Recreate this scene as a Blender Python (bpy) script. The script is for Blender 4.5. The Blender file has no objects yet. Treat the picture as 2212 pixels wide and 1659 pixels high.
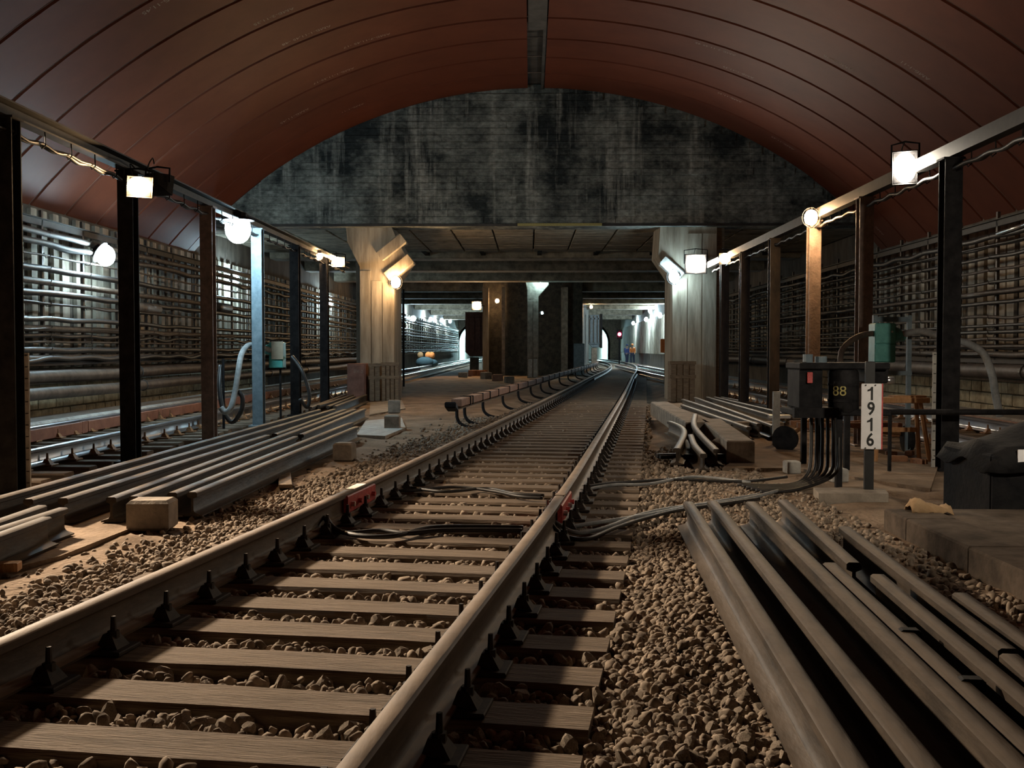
import bpy, math, random
import numpy as np
from mathutils import Vector, Matrix
random.seed(7)
RNG = np.random.default_rng(7)
SC = bpy.context.scene
COL = SC.collection
PI = math.pi

# ------------------------------------------------------------------ camera, world, exposure
FPX, W, H = 2200.0, 2212, 1659
EYE = Vector((0, 0, 1.25))
PITCH = math.atan(74.5 / FPX)
YAW = math.atan(39 * math.cos(PITCH) / FPX)
cam_d = bpy.data.cameras.new('camera')
cam_d.sensor_width = 36.0
cam_d.lens = 36.0 * FPX / W
cam_d.clip_start, cam_d.clip_end = 0.05, 400
cam = bpy.data.objects.new('camera', cam_d)
COL.objects.link(cam)
cam.location = EYE
cam.rotation_euler = (PI / 2 - PITCH, 0, YAW)
SC.camera = cam
world = bpy.data.worlds.new('world')
SC.world = world
world.use_nodes = True
world.node_tree.nodes['Background'].inputs[0].default_value = (0.75, 0.8, 1.0, 1)
world.node_tree.nodes['Background'].inputs[1].default_value = 0.002
SC.view_settings.view_transform = 'Standard'
SC.view_settings.look = 'None'
SC.view_settings.gamma = 1.0
SC.view_settings.use_curve_mapping = False
SC.view_settings.exposure = 0.0
SC.cycles.max_bounces = 6; SC.cycles.diffuse_bounces = 4; SC.cycles.glossy_bounces = 3

# pixel -> ray helpers (a pixel gives a direction, a plane gives the distance)
_R = Matrix.Rotation(YAW, 3, 'Z') @ Matrix.Rotation(PI / 2 - PITCH, 3, 'X')
def ray(px, py): return _R @ Vector(((px - W / 2) / FPX, (H / 2 - py) / FPX, -1))
def PZ(px, py, z=0.0):
    d = ray(px, py); return EYE + d * ((z - EYE.z) / d.z)
def PD(px, py, D):
    d = ray(px, py); return EYE + d * (D / d.y)
def PX(px, py, X):
    d = ray(px, py); return EYE + d * (X / d.x)
_RT = _R.transposed()
def proj(p):
    v = _RT @ (Vector(p) - EYE)
    return (W / 2 + FPX * v.x / -v.z, H / 2 - FPX * v.y / -v.z) if v.z < 0 else (-9999, -9999)

# ------------------------------------------------------------------ materials
MATS = {}
def M(name, c1, c2=None, scale=6.0, rough=0.8, metal=0.0, bump=0.0, stretch=(1, 1, 1), detail=6, lo=0.35, hi=0.68, spec=0.4, bscale=None):
    m = bpy.data.materials.new(name); m.use_nodes = True
    nt = m.node_tree; N = nt.nodes; L = nt.links
    b = N['Principled BSDF']
    b.inputs['Roughness'].default_value = rough
    b.inputs['Metallic'].default_value = metal
    b.inputs['Specular IOR Level'].default_value = spec
    b.inputs['Base Color'].default_value = (*c1, 1)
    if c2:
        tc = N.new('ShaderNodeTexCoord'); oi = N.new('ShaderNodeObjectInfo')
        mp = N.new('ShaderNodeMapping'); mp.inputs['Scale'].default_value = stretch
        va = N.new('ShaderNodeVectorMath'); va.operation = 'MULTIPLY_ADD'
        L.new(oi.outputs['Random'], va.inputs[0]); va.inputs[1].default_value = (37, 53, 71)
        L.new(tc.outputs['Object'], mp.inputs[0]); L.new(mp.outputs[0], va.inputs[2])
        n = N.new('ShaderNodeTexNoise'); n.inputs['Scale'].default_value = scale; n.inputs['Detail'].default_value = detail
        n.inputs['Roughness'].default_value = 0.65
        L.new(va.outputs[0], n.inputs['Vector'])
        r = N.new('ShaderNodeValToRGB')
        r.color_ramp.elements[0].position = lo; r.color_ramp.elements[1].position = hi
        r.color_ramp.elements[0].color = (*c1, 1); r.color_ramp.elements[1].color = (*c2, 1)
        L.new(n.outputs['Fac'], r.inputs['Fac']); L.new(r.outputs['Color'], b.inputs['Base Color'])
        if bump:
            bn = N.new('ShaderNodeTexNoise'); bn.inputs['Scale'].default_value = bscale or scale * 4; bn.inputs['Detail'].default_value = 4
            L.new(va.outputs[0], bn.inputs['Vector'])
            bp = N.new('ShaderNodeBump'); bp.inputs['Strength'].default_value = bump; bp.inputs['Distance'].default_value = 0.02
            L.new(bn.outputs['Fac'], bp.inputs['Height']); L.new(bp.outputs['Normal'], b.inputs['Normal'])
    MATS[name] = m
    return m
def EM(name, col, strength):
    m = bpy.data.materials.new(name); m.use_nodes = True
    N = m.node_tree.nodes; N.clear()
    e = N.new('ShaderNodeEmission'); e.inputs[0].default_value = (*col, 1); e.inputs[1].default_value = strength
    o = N.new('ShaderNodeOutputMaterial'); m.node_tree.links.new(e.outputs[0], o.inputs[0])
    MATS[name] = m
    return m

M('dirt', (0.11, 0.077, 0.053), (0.33, 0.245, 0.175), 1.6, 0.95, bump=0.8, bscale=28, lo=0.3, hi=0.7, spec=0.1)
M('stone', (0.12, 0.095, 0.073), (0.36, 0.295, 0.228), 9, 0.9, bump=0.4, spec=0.15)
M('stone_plain', (0.115, 0.09, 0.069), (0.36, 0.29, 0.222), 16, 0.9, detail=2, spec=0.15)
M('sleeper_wood', (0.115, 0.087, 0.063), (0.225, 0.172, 0.128), 5, 0.85, bump=0.6, stretch=(0.6, 8, 8), spec=0.15)
M('rail_steel', (0.05, 0.036, 0.026), (0.12, 0.087, 0.062), 7, 0.65, 0.0, spec=0.25, bump=0.15, stretch=(1, 0.25, 1))
M('rail_loose', (0.022, 0.017, 0.013), (0.068, 0.051, 0.037), 8, 0.58, 0.0, spec=0.14, bump=0.2, stretch=(1, 0.25, 1))
M('rail_shiny', (0.20, 0.20, 0.21), (0.36, 0.36, 0.38), 6, 0.3, 0.85, bump=0.1, stretch=(1, 0.2, 1))
M('chair_iron', (0.012, 0.010, 0.009), (0.05, 0.035, 0.025), 20, 0.75, 0.3)
M('chair_rust', (0.10, 0.045, 0.02), (0.30, 0.15, 0.06), 14, 0.6, 0.2)
M('post_steel', (0.03, 0.027, 0.025), (0.09, 0.068, 0.055), 5, 0.55, 0.3, bump=0.15, stretch=(1, 1, 0.4))
M('post_paint', (0.16, 0.12, 0.10), (0.30, 0.22, 0.18), 9, 0.5, 0.1, bump=0.3)
M('beam_steel', (0.010, 0.009, 0.009), (0.03, 0.025, 0.022), 6, 0.6, 0.3)
M('black_iron', (0.006, 0.006, 0.007), (0.022, 0.021, 0.022), 8, 0.7, 0.0, bump=0.1, spec=0.12)
M('cable', (0.010, 0.009, 0.009), (0.028, 0.025, 0.024), 9, 0.5)
M('cable_brown', (0.03, 0.022, 0.017), (0.09, 0.064, 0.048), 9, 0.6)
M('hose', (0.16, 0.17, 0.175), (0.30, 0.31, 0.31), 9, 0.55)
M('pipe', (0.04, 0.031, 0.026), (0.115, 0.086, 0.068), 4, 0.6, 0.1, bump=0.15)
M('vault_panel', (0.082, 0.021, 0.010), (0.124, 0.034, 0.017), 1.1, 0.62, bump=0.06, spec=0.12, lo=0.25, hi=0.75)
M('vault_dark', (0.03, 0.028, 0.026), (0.07, 0.065, 0.06), 3, 0.8)
M('seam', (0.07, 0.055, 0.045), (0.20, 0.15, 0.12), 2, 0.7)
M('wall_dark', (0.055, 0.045, 0.035), (0.16, 0.13, 0.10), 2.5, 0.9, bump=0.3, stretch=(1, 1, 0.4))
M('wall_board', (0.20, 0.17, 0.13), (0.52, 0.46, 0.37), 3.0, 0.85, bump=0.3, stretch=(1, 1, 0.25))
M('block', (0.17, 0.13, 0.075), (0.40, 0.32, 0.20), 5, 0.9, bump=0.4)
M('concrete', (0.15, 0.125, 0.10), (0.33, 0.28, 0.225), 5, 0.9, bump=0.35)
M('platform', (0.06, 0.046, 0.035), (0.14, 0.108, 0.082), 5, 0.9, bump=0.35, spec=0.15)
M('concrete_pale', (0.26, 0.25, 0.23), (0.46, 0.44, 0.40), 6, 0.9, bump=0.3)
M('pillar_board', (0.20, 0.165, 0.12), (0.46, 0.40, 0.31), 3, 0.9, bump=0.35, stretch=(1.6, 1.6, 0.2))
M('soffit', (0.13, 0.11, 0.08), (0.36, 0.31, 0.23), 3, 0.9, bump=0.3)
M('brick_dark', (0.035, 0.032, 0.028), (0.10, 0.085, 0.065), 6, 0.95, bump=0.4)
M('maroon', (0.17, 0.060, 0.038), (0.27, 0.105, 0.065), 5, 0.6, bump=0.1)
M('cover_board', (0.19, 0.095, 0.06), (0.30, 0.165, 0.11), 8, 0.7, bump=0.15)
M('red_paint', (0.38, 0.035, 0.035), (0.62, 0.11, 0.10), 30, 0.5)
M('teal', (0.05, 0.24, 0.22), (0.09, 0.34, 0.31), 12, 0.4, 0.0, bump=0.05)
M('teal_side', (0.22, 0.18, 0.13), (0.30, 0.25, 0.18), 9, 0.5)
M('blue_grey', (0.09, 0.13, 0.16), (0.17, 0.22, 0.25), 9, 0.5)
M('white_plate', (0.78, 0.77, 0.78), (0.86, 0.85, 0.86), 12, 0.4)
M('black_paint', (0.012, 0.012, 0.012), (0.02, 0.02, 0.02), 12, 0.5)
M('chalk', (0.16, 0.11, 0.085), (0.42, 0.34, 0.29), 60, 0.9)
M('yellow_paint', (0.35, 0.30, 0.10), (0.5, 0.44, 0.18), 40, 0.8)
M('steel_bright', (0.5, 0.5, 0.5), (0.65, 0.65, 0.65), 12, 0.3, 0.9)
M('tarp', (0.004, 0.004, 0.005), (0.013, 0.012, 0.012), 6, 0.8, spec=0.15, bump=0.3)
M('box_brown', (0.16, 0.075, 0.055), (0.27, 0.135, 0.10), 5, 0.6, bump=0.1)
M('crate_wood', (0.13, 0.095, 0.065), (0.27, 0.205, 0.14), 6, 0.85, bump=0.4, stretch=(1, 1, 6))
M('orange_wood', (0.30, 0.15, 0.06), (0.48, 0.26, 0.12), 6, 0.7, bump=0.3, stretch=(5, 1, 1))
M('card', (0.32, 0.20, 0.10), (0.46, 0.31, 0.17), 7, 0.85, bump=0.3)
M('glass_dark', (0.05, 0.05, 0.05), (0.08, 0.08, 0.08), 5, 0.1)
M('cloth_blue', (0.06, 0.08, 0.22), (0.10, 0.13, 0.34), 9, 0.9)
M('cloth_teal', (0.04, 0.07, 0.085), (0.08, 0.12, 0.13), 6, 0.9)
M('cloth_orange', (0.75, 0.20, 0.05), (0.9, 0.30, 0.08), 9, 0.8)
M('trouser', (0.04, 0.045, 0.09), (0.07, 0.075, 0.13), 9, 0.9)
M('skin', (0.45, 0.27, 0.19), (0.55, 0.34, 0.25), 9, 0.6)
M('rust', (0.16, 0.07, 0.035), (0.34, 0.16, 0.08), 9, 0.8, bump=0.3)

def dusty(name, lit_dust, lo=0.55, hi=0.9):
    # lighter faces that look up: dusty tone with top light painted in
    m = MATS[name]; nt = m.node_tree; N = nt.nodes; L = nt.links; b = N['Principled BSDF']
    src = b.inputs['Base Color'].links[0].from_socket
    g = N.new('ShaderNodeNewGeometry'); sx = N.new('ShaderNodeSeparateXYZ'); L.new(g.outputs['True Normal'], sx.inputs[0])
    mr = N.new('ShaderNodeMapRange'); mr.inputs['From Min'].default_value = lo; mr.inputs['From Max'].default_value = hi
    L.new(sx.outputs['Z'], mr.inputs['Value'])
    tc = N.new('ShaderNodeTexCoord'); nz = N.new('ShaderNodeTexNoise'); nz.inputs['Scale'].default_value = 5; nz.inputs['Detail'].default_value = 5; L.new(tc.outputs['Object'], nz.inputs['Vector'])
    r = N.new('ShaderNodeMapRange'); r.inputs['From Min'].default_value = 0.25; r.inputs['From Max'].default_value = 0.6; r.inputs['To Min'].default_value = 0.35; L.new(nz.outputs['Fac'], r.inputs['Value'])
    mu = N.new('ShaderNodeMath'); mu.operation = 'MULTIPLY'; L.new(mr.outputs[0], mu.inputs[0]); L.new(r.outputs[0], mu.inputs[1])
    mx = N.new('ShaderNodeMixRGB'); L.new(mu.outputs[0], mx.inputs[0]); L.new(src, mx.inputs[1]); mx.inputs[2].default_value = (*lit_dust, 1)
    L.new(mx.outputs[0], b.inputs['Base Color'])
dusty('rail_steel', (0.24, 0.18, 0.13)); dusty('rail_loose', (0.080, 0.060, 0.044))  # rail tops painted lighter than sides, for light from above

# stained shuttered concrete for the tympanum: board lines, lime streaks, soot
def end_wall_material():
    m = bpy.data.materials.new('end_wall'); m.use_nodes = True
    nt = m.node_tree; N = nt.nodes; L = nt.links; b = N['Principled BSDF']
    b.inputs['Roughness'].default_value = 0.9; b.inputs['Specular IOR Level'].default_value = 0.2
    tc = N.new('ShaderNodeTexCoord')
    def noise(scale, st, det=8):
        mp = N.new('ShaderNodeMapping'); mp.inputs['Scale'].default_value = st
        n = N.new('ShaderNodeTexNoise'); n.inputs['Scale'].default_value = scale; n.inputs['Detail'].default_value = det; n.inputs['Roughness'].default_value = 0.7
        L.new(tc.outputs['Object'], mp.inputs[0]); L.new(mp.outputs[0], n.inputs['Vector']); return n
    def ramp(src, a, ca, bb, cb):
        r = N.new('ShaderNodeValToRGB'); r.color_ramp.elements[0].position = a; r.color_ramp.elements[1].position = bb
        r.color_ramp.elements[0].color = (*ca, 1); r.color_ramp.elements[1].color = (*cb, 1); L.new(src.outputs['Fac'], r.inputs['Fac']); return r
    def mix(kind, a, bcol, fac=1.0):
        x = N.new('ShaderNodeMixRGB'); x.blend_type = kind
        if isinstance(fac, float): x.inputs[0].default_value = fac
        else: L.new(fac.outputs['Color'], x.inputs[0])
        L.new(a.outputs['Color'], x.inputs[1])
        if isinstance(bcol, tuple): x.inputs[2].default_value = (*bcol, 1)
        else: L.new(bcol.outputs['Color'], x.inputs[2])
        return x
    base = ramp(noise(0.6, (1, 1, 1.2)), 0.42, (0.045, 0.054, 0.054), 0.62, (0.40, 0.42, 0.37))
    streak = ramp(noise(1.9, (1.6, 1, 0.11), 6), 0.53, (0, 0, 0), 0.70, (1, 1, 1))
    s2 = mix('MIX', base, (0.55, 0.55, 0.48), streak)
    fine = ramp(noise(7, (1, 1, 1.6)), 0.35, (0.22, 0.22, 0.22), 0.66, (1, 1, 1))
    s3 = mix('MULTIPLY', s2, fine, 0.8)
    L.new(s3.outputs['Color'], b.inputs['Base Color'])
    bp = N.new('ShaderNodeBump'); bp.inputs['Strength'].default_value = 0.4; bp.inputs['Distance'].default_value = 0.03
    L.new(noise(12, (0.6, 1, 2.5)).outputs['Fac'], bp.inputs['Height']); L.new(bp.outputs['Normal'], b.inputs['Normal'])
    MATS['end_wall'] = m
end_wall_material()

# ------------------------------------------------------------------ mesh builder
class MB:
    def __init__(self): self.v = []; self.f = []
    def add(self, verts, faces):
        o = len(self.v); self.v += [tuple(p) for p in verts]; self.f += [tuple(i + o for i in q) for q in faces]; return self
    def box(self, c, s, rz=0.0, ch=0.0, rot=None):
        x, y, z = s[0] / 2, s[1] / 2, s[2] / 2
        m = rot if rot else Matrix.Rotation(rz, 3, 'Z'); c = Vector(c)
        if ch <= 0:
            vs = [Vector((a, b, d)) for d in (-z, z) for b in (-y, y) for a in (-x, x)]
            fs = [(0, 2, 3, 1), (4, 5, 7, 6), (0, 1, 5, 4), (2, 6, 7, 3), (0, 4, 6, 2), (1, 3, 7, 5)]
        else:
            vs = []; 
            for d, k in ((-z, ch), (-z + ch, 0), (z - ch, 0), (z, ch)):
                vs += [Vector((a * (x - k), b * (y - k), d)) for a, b in ((-1, -1), (1, -1), (1, 1), (-1, 1))]
            fs = [(3, 2, 1, 0), (12, 13, 14, 15)]
            for r in range(3):
                for i in range(4):
                    j = (i + 1) % 4; fs.append((r * 4 + i, r * 4 + j, r * 4 + 4 + j, r * 4 + 4 + i))
        return self.add([c + m @ p for p in vs], fs)
    def tube(self, pts, r, n=8, cap=True):
        pts = [Vector(p) for p in pts]; k = len(pts); vs = []; fs = []
        t0 = (pts[1] - pts[0]).normalized()
        ref = Vector((0, 0, 1)) if abs(t0.z) < 0.9 else Vector((1, 0, 0))
        nrm = t0.cross(ref).normalized()
        for i, p in enumerate(pts):
            t = (pts[min(i + 1, k - 1)] - pts[max(i - 1, 0)]).normalized()
            nrm = (nrm - t * nrm.dot(t)).normalized(); bn = t.cross(nrm)
            rr = r[i] if isinstance(r, (list, tuple)) else r
            vs += [p + (nrm * math.cos(2 * PI * j / n) + bn * math.sin(2 * PI * j / n)) * rr for j in range(n)]
        for i in range(k - 1):
            for j in range(n):
                q = (j + 1) % n; fs.append((i * n + j, i * n + q, (i + 1) * n + q, (i + 1) * n + j))
        if cap: fs += [tuple(range(n))[::-1], tuple(range((k - 1) * n, k * n))]
        return self.add(vs, fs)
    def cyl(self, a, b, r, n=12, r2=None): return self.tube([a, b], [r, r if r2 is None else r2], n)
    def sweep(self, prof, pts):
        """profile (u across, v up) carried along a path, upright"""
        pts = [Vector(p) for p in pts]; k = len(pts); n = len(prof); vs = []; fs = []
        for i, p in enumerate(pts):
            t = pts[min(i + 1, k - 1)] - pts[max(i - 1, 0)]; t.z = 0; t.normalize(); s = Vector((t.y, -t.x, 0))
            vs += [p + s * u + Vector((0, 0, v)) for u, v in prof]
        for i in range(k - 1):
            for j in range(n):
                q = (j + 1) % n; fs.append((i * n + j, (i + 1) * n + j, (i + 1) * n + q, i * n + q))
        fs += [tuple(range(n)), tuple(range((k - 1) * n, k * n))[::-1]]
        return self.add(vs, fs)
    def prism(self, poly, y0, y1, axis='y'):
        """polygon (a,b) pushed along an axis: y -> (x,z), z -> (x,y), x -> (y,z)"""
        def P(a, b, d): return {'y': (a, d, b), 'z': (a, b, d), 'x': (d, a, b)}[axis]
        n = len(poly)
        vs = [P(a, b, y0) for a, b in poly] + [P(a, b, y1) for a, b in poly]
        fs = [tuple(range(n)), tuple(range(n, 2 * n))[::-1]] + [(i, i + n, (i + 1) % n + n, (i + 1) % n) for i in range(n)]
        return self.add(vs, fs)
    def ball(self, c, r, seg=12, rings=8, s=(1, 1, 1)):
        vs = [Vector((0, 0, -1))]; fs = []
        for i in range(1, rings):
            a = -PI / 2 + PI * i / rings
            vs += [Vector((math.cos(a) * math.cos(2 * PI * j / seg), math.cos(a) * math.sin(2 * PI * j / seg), math.sin(a))) for j in range(seg)]
        vs.append(Vector((0, 0, 1)))
        for j in range(seg):
            q = (j + 1) % seg; fs.append((0, 1 + q, 1 + j)); b = 1 + (rings - 2) * seg; fs.append((len(vs) - 1, b + j, b + q))
        for i in range(rings - 2):
            for j in range(seg):
                q = (j + 1) % seg; a = 1 + i * seg; fs.append((a + j, a + q, a + seg + q, a + seg + j))
        c = Vector(c)
        return self.add([c + Vector((p.x * s[0], p.y * s[1], p.z * s[2])) * r for p in vs], fs)
    def mesh(self, name, mat, smooth=False):
        me = bpy.data.meshes.new(name); me.from_pydata(self.v, [], self.f); me.update()
        me.materials.append(MATS[mat] if isinstance(mat, str) else mat)
        if smooth: me.polygons.foreach_set('use_smooth', [True] * len(me.polygons))
        import bmesh
        bm = bmesh.new(); bm.from_mesh(me); bmesh.ops.recalc_face_normals(bm, faces=bm.faces); bm.to_mesh(me); bm.free()
        return me
    def build(self, name, mat, parent=None, smooth=False, loc=None):
        return link(name, self.mesh(name, mat, smooth), parent, loc)

def link(name, me, parent=None, loc=None, rz=0):
    o = bpy.data.objects.new(name, me); COL.objects.link(o)
    if parent: o.parent = parent
    if loc is not None: o.location = loc
    if rz: o.rotation_euler = (0, 0, rz)
    return o
def tag(o, label=None, cat=None, group=None, kind=None):
    if label: o['label'] = label
    if cat: o['category'] = cat
    if group: o['group'] = group
    if kind: o['kind'] = kind
    elif cat: o['kind'] = 'thing'
    return o
def thing(name, label, cat, loc=(0, 0, 0), rz=0, group=None):
    o = bpy.data.objects.new(name, None); COL.objects.link(o); o.empty_display_size = 0.1
    o.location = loc; o.rotation_euler = (0, 0, rz)
    return tag(o, label, cat, group)
def struct(o): o['kind'] = 'structure'; return o
def autosmooth(o, ang=35):
    me = o.data
    me.polygons.foreach_set('use_smooth', [True] * len(me.polygons))
    me.set_sharp_from_angle(angle=math.radians(ang)); return o
def smooth_path(pts, n=6):
    pts = [Vector(p) for p in pts]; out = []
    for i in range(len(pts) - 1):
        p0, p1, p2, p3 = pts[max(i - 1, 0)], pts[i], pts[i + 1], pts[min(i + 2, len(pts) - 1)]
        for k in range(n):
            t = k / n
            out.append(0.5 * ((2 * p1) + (p2 - p0) * t + (2 * p0 - 5 * p1 + 4 * p2 - p3) * t * t + (3 * p1 - p0 - 3 * p2 + p3) * t ** 3))
    out.append(pts[-1]); return out

def text_mesh(body, size, bold=0.0):
    cu = bpy.data.curves.new('lettering', 'FONT'); cu.body = body; cu.size = size; cu.align_x = 'CENTER'; cu.align_y = 'CENTER'; cu.resolution_u = 3; cu.offset = bold
    o = bpy.data.objects.new('lettering', cu); COL.objects.link(o)
    me = bpy.data.meshes.new_from_object(o.evaluated_get(bpy.context.evaluated_depsgraph_get()))
    bpy.data.objects.remove(o); bpy.data.curves.remove(cu)
    return me

# ------------------------------------------------------------------ layout constants
XC = 0.14                       # middle of the hall
WL, WR = -8.42, 8.66            # side walls
RAD, CROWN = 11.3, 7.59         # vault
DEND = 25.0                     # face of the tympanum
SOF = 4.26
RAILZ = 0.2
TRK = [(-3, -2.03), (3.1, -1.18), (7.3, -0.59), (12.3, 0.02), (25, 1.52), (40, 3.22), (55, 4.95), (70, 6.35), (85, 7.1), (100, 7.3), (121, 7.2)]
_tp = smooth_path([(x, y, 0) for y, x in TRK], 24)
_ty = np.array([p.y for p in _tp]); _tx = np.array([p.x for p in _tp])
def track_x(y): return float(np.interp(y, _ty, _tx))
def track_frame(y):
    x = track_x(y); d = Vector((track_x(y + 0.3) - track_x(y - 0.3), 0.6, 0)).normalized()
    return Vector((x, y, 0)), d, Vector((d.y, -d.x, 0))
def track_pt(y, off, z=0.0):
    p, d, s = track_frame(y); q = p + s * off; q.z = z; return q

# ------------------------------------------------------------------ floor
def bank(x, y):
    d = abs((x - track_x(y)) * 0.99)
    h = -0.085 if d < 1.5 else (-0.085 + 0.075 * min(1, (d - 1.5) / 0.35))
    if -7.4 < x < -4.55 and y > 6: h = -0.10
    if 4.7 < x < 7.5 and y > 12: h = min(h, -0.06)
    return h
def make_floor():
    xs = np.concatenate([np.arange(WL - 0.3, -4.6, 0.35), np.arange(-4.6, 4.8, 0.12), np.arange(4.8, 12.2, 0.4)])
    ys = np.concatenate([np.arange(-4, 22, 0.14), np.arange(22, 60, 0.6), np.arange(60, 122, 2.0)])
    nx, ny = len(xs), len(ys)
    vs = []
    for y in ys:
        for x in xs:
            n = 0.012 * math.sin(x * 7.1 + y * 3.3) * math.sin(y * 5.7 - x * 2.1) + 0.008 * math.sin(13 * x + 1.3) * math.sin(11 * y)
            vs.append((x, y, bank(x, y) + n))
    fs = [(j * nx + i, j * nx + i + 1, (j + 1) * nx + i + 1, (j + 1) * nx + i) for j in range(ny - 1) for i in range(nx - 1)]
    m = MB(); m.add(vs, fs)
    return struct(m.build('floor', 'dirt', smooth=True))
floor = make_floor()

# ------------------------------------------------------------------ vault of riveted lining rings
def arc(a, r=RAD): return (XC + r * math.sin(a), CROWN - RAD + r * math.cos(a))
A_END = math.asin(8.55 / RAD)
ceiling = MB()
NA = 40
shell = [arc(-A_END + 2 * A_END * i / NA, RAD + 0.12) for i in range(NA + 1)]
shell2 = [arc(-A_END + 2 * A_END * i / NA, RAD + 0.2) for i in range(NA + 1)]
ceiling.prism(shell + shell2[::-1], -4, DEND + 0.1)
ceiling = struct(ceiling.build('ceiling', 'vault_dark'))
RING = 1.32
A_CR = 0.018
def panel_mesh(a0, a1, w):
    m = MB(); n = 22; vs = []; fs = []
    prof = [(0, RAD + 0.035), (0.035, RAD), (w - 0.035, RAD), (w, RAD + 0.035)]   # edges turned up into the joint
    for i in range(n + 1):
        a = a0 + (a1 - a0) * i / n
        for dy, r in prof + [(w, RAD + 0.06), (0, RAD + 0.06)]:
            x, z = arc(a, r); vs.append((x, dy, z))
    k = 6
    for i in range(n):
        for j in range(k):
            q = (j + 1) % k; fs.append((i * k + j, (i + 1) * k + j, (i + 1) * k + q, i * k + q))
    fs += [tuple(range(k))[::-1], tuple(range(n * k, (n + 1) * k))]
    m.add(vs, fs)
    me = m.mesh('lining_panel', 'vault_panel'); 
    me.polygons.foreach_set('use_smooth', [True] * len(me.polygons)); me.set_sharp_from_angle(angle=math.radians(25))
    return me
pm_l, pm_r = panel_mesh(-A_END, -A_CR, RING - 0.03), panel_mesh(A_CR, A_END, RING - 0.03)
bead = MB()
bead_pts = [arc(-A_END + 2 * A_END * i / 48, RAD + 0.03) for i in range(49)]
bead.tube([(x, 0, z) for x, z in bead_pts], 0.016, 5)
bead_me = bead.mesh('joint_bead', 'seam')
rings = []
k = 0
y = DEND - RING
while y > -3.5:
    rings.append(y)
    pl = link('lining_panel', pm_l, ceiling, (0, y, 0)); pr = link('lining_panel', pm_r, ceiling, (0, y, 0))
    link('joint_bead', bead_me, ceiling, (0, y - 0.015, 0))
    y -= RING
crown = MB(); crown.box((XC, 8.2, CROWN + 0.01), (0.36, 24.4, 0.05), ch=0.01)
crown.build('crown_strip', 'vault_dark', ceiling)
cs2 = MB(); cs2.box((XC + 0.15, 22.7, CROWN + 0.01), (0.06, 4.6, 0.04)); cs2.build('crown_strip', 'vault_dark', ceiling)

# chalk numbers written on the lining: read towards -X, tops of letters towards the far end
def vault_text(body, px, py, size):
    # hit the vault with the pixel ray
    d = ray(px, py); o = EYE; cz = CROWN - RAD
    A = d.x ** 2 + d.z ** 2; B = 2 * ((o.x - XC) * d.x + (o.z - cz) * d.z); C = (o.x - XC) ** 2 + (o.z - cz) ** 2 - RAD ** 2
    t = (-B + math.sqrt(B * B - 4 * A * C)) / (2 * A); p = o + d * t
    a = math.atan2(p.x - XC, p.z - cz)
    yc = p.y
    i = min(range(len(rings)), key=lambda i: abs(rings[i] + RING / 2 - yc))
    yc = min(max(yc, rings[i] + 0.2), rings[i] + RING - 0.25)
    me = text_mesh(body, size)
    r = RAD - 0.004
    for v in me.vertices:
        u, w = v.co.x, v.co.y
        aa = a - u / RAD; x, z = arc(aa, r); v.co = (x, yc + w, z)
    me.materials.clear(); me.materials.append(MATS['chalk'])
    o = link('chalk_lettering', me, ceiling); return o
for body, px, py, s in [('АМБ-2-11,35', 595, 40, 0.13), ('АМБ-1-11,45 -48', 665, 80, 0.13), ('АМБ-7-11,45 -17', 795, 92, 0.13), ('АМБ-1-11,35-17', 722, 165, 0.13),
                        ('АМБ-11,45', 638, 252, 0.15), ('АМБ-1-11', 765, 238, 0.13), ('АМБ-11,45', 350, 5, 0.14),
                        ('АМБ-2-11,45 45', 1550, 98, 0.12), ('АМБ-1-11,35', 1590, 162, 0.12), ('АМБ-11,35', 1580, 205, 0.12), ('АМБ-2-48', 1805, 140, 0.13),
                        ('АМБ-1-11', 1965, 160, 0.13), ('АМБ-11,45', 1695, 305, 0.13), ('АМБ', 1900, 498, 0.13)]:
    vault_text(body, px, py, s)

# ------------------------------------------------------------------ side walls
def side_wall(name, x, sgn, far_pts):
    m = MB()
    t = 0.3 * sgn
    poly = [(x, -4)] + far_pts + [(p[0] + t, p[1]) for p in far_pts[::-1]] + [(x + t, -4)]
    m.prism(poly, -0.3, 5.3, 'z')
    # cut to hall height near the camera: the vault springs at 3.68, so the upper part stands behind it
    w = struct(m.build(name, 'wall_dark'))
    return w
wl = side_wall('wall_left', WL, -1, [(WL, 121)])
wr = side_wall('wall_right', WR, 1, [(WR, 60), (10.6, 121)])
bm_ = MB(); bm_.box((0, 0, 0), (0.07, 0.20, 2.7), ch=0.012); board_me = bm_.mesh('wall_board', 'wall_board')
bm_ = MB(); bm_.box((0, 0, 0), (0.07, 0.27, 2.7), ch=0.012); board_me2 = bm_.mesh('wall_board', 'wall_board')
for wall, x, sg, y0 in ((wl, WL, 1, 9.0), (wr, WR, -1, 10.0)):
    y = y0
    while y < 58:
        o = link('wall_board', board_me if random.random() < .6 else board_me2, wall, (x + sg * (0.02 + random.random() * 0.03), y, 2.28))
        y += 0.38 + random.choice([0, 0.05, 0.1])
    while y < 118:
        xx = x if (sg > 0 or y < 60) else x + (y - 60) / 61 * 1.94
        link('wall_board', board_me2, wall, (xx + sg * 0.03, y, 2.28)); y += 0.85
bm_ = MB(); bm_.box((0, 0, 0), (0.12, 0.40, 0.205), ch=0.015); blk = bm_.mesh('block', 'block')
bm_ = MB(); bm_.box((0, 0, 0), (0.12, 0.24, 0.205), ch=0.015); blk2 = bm_.mesh('block', 'block')
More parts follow.
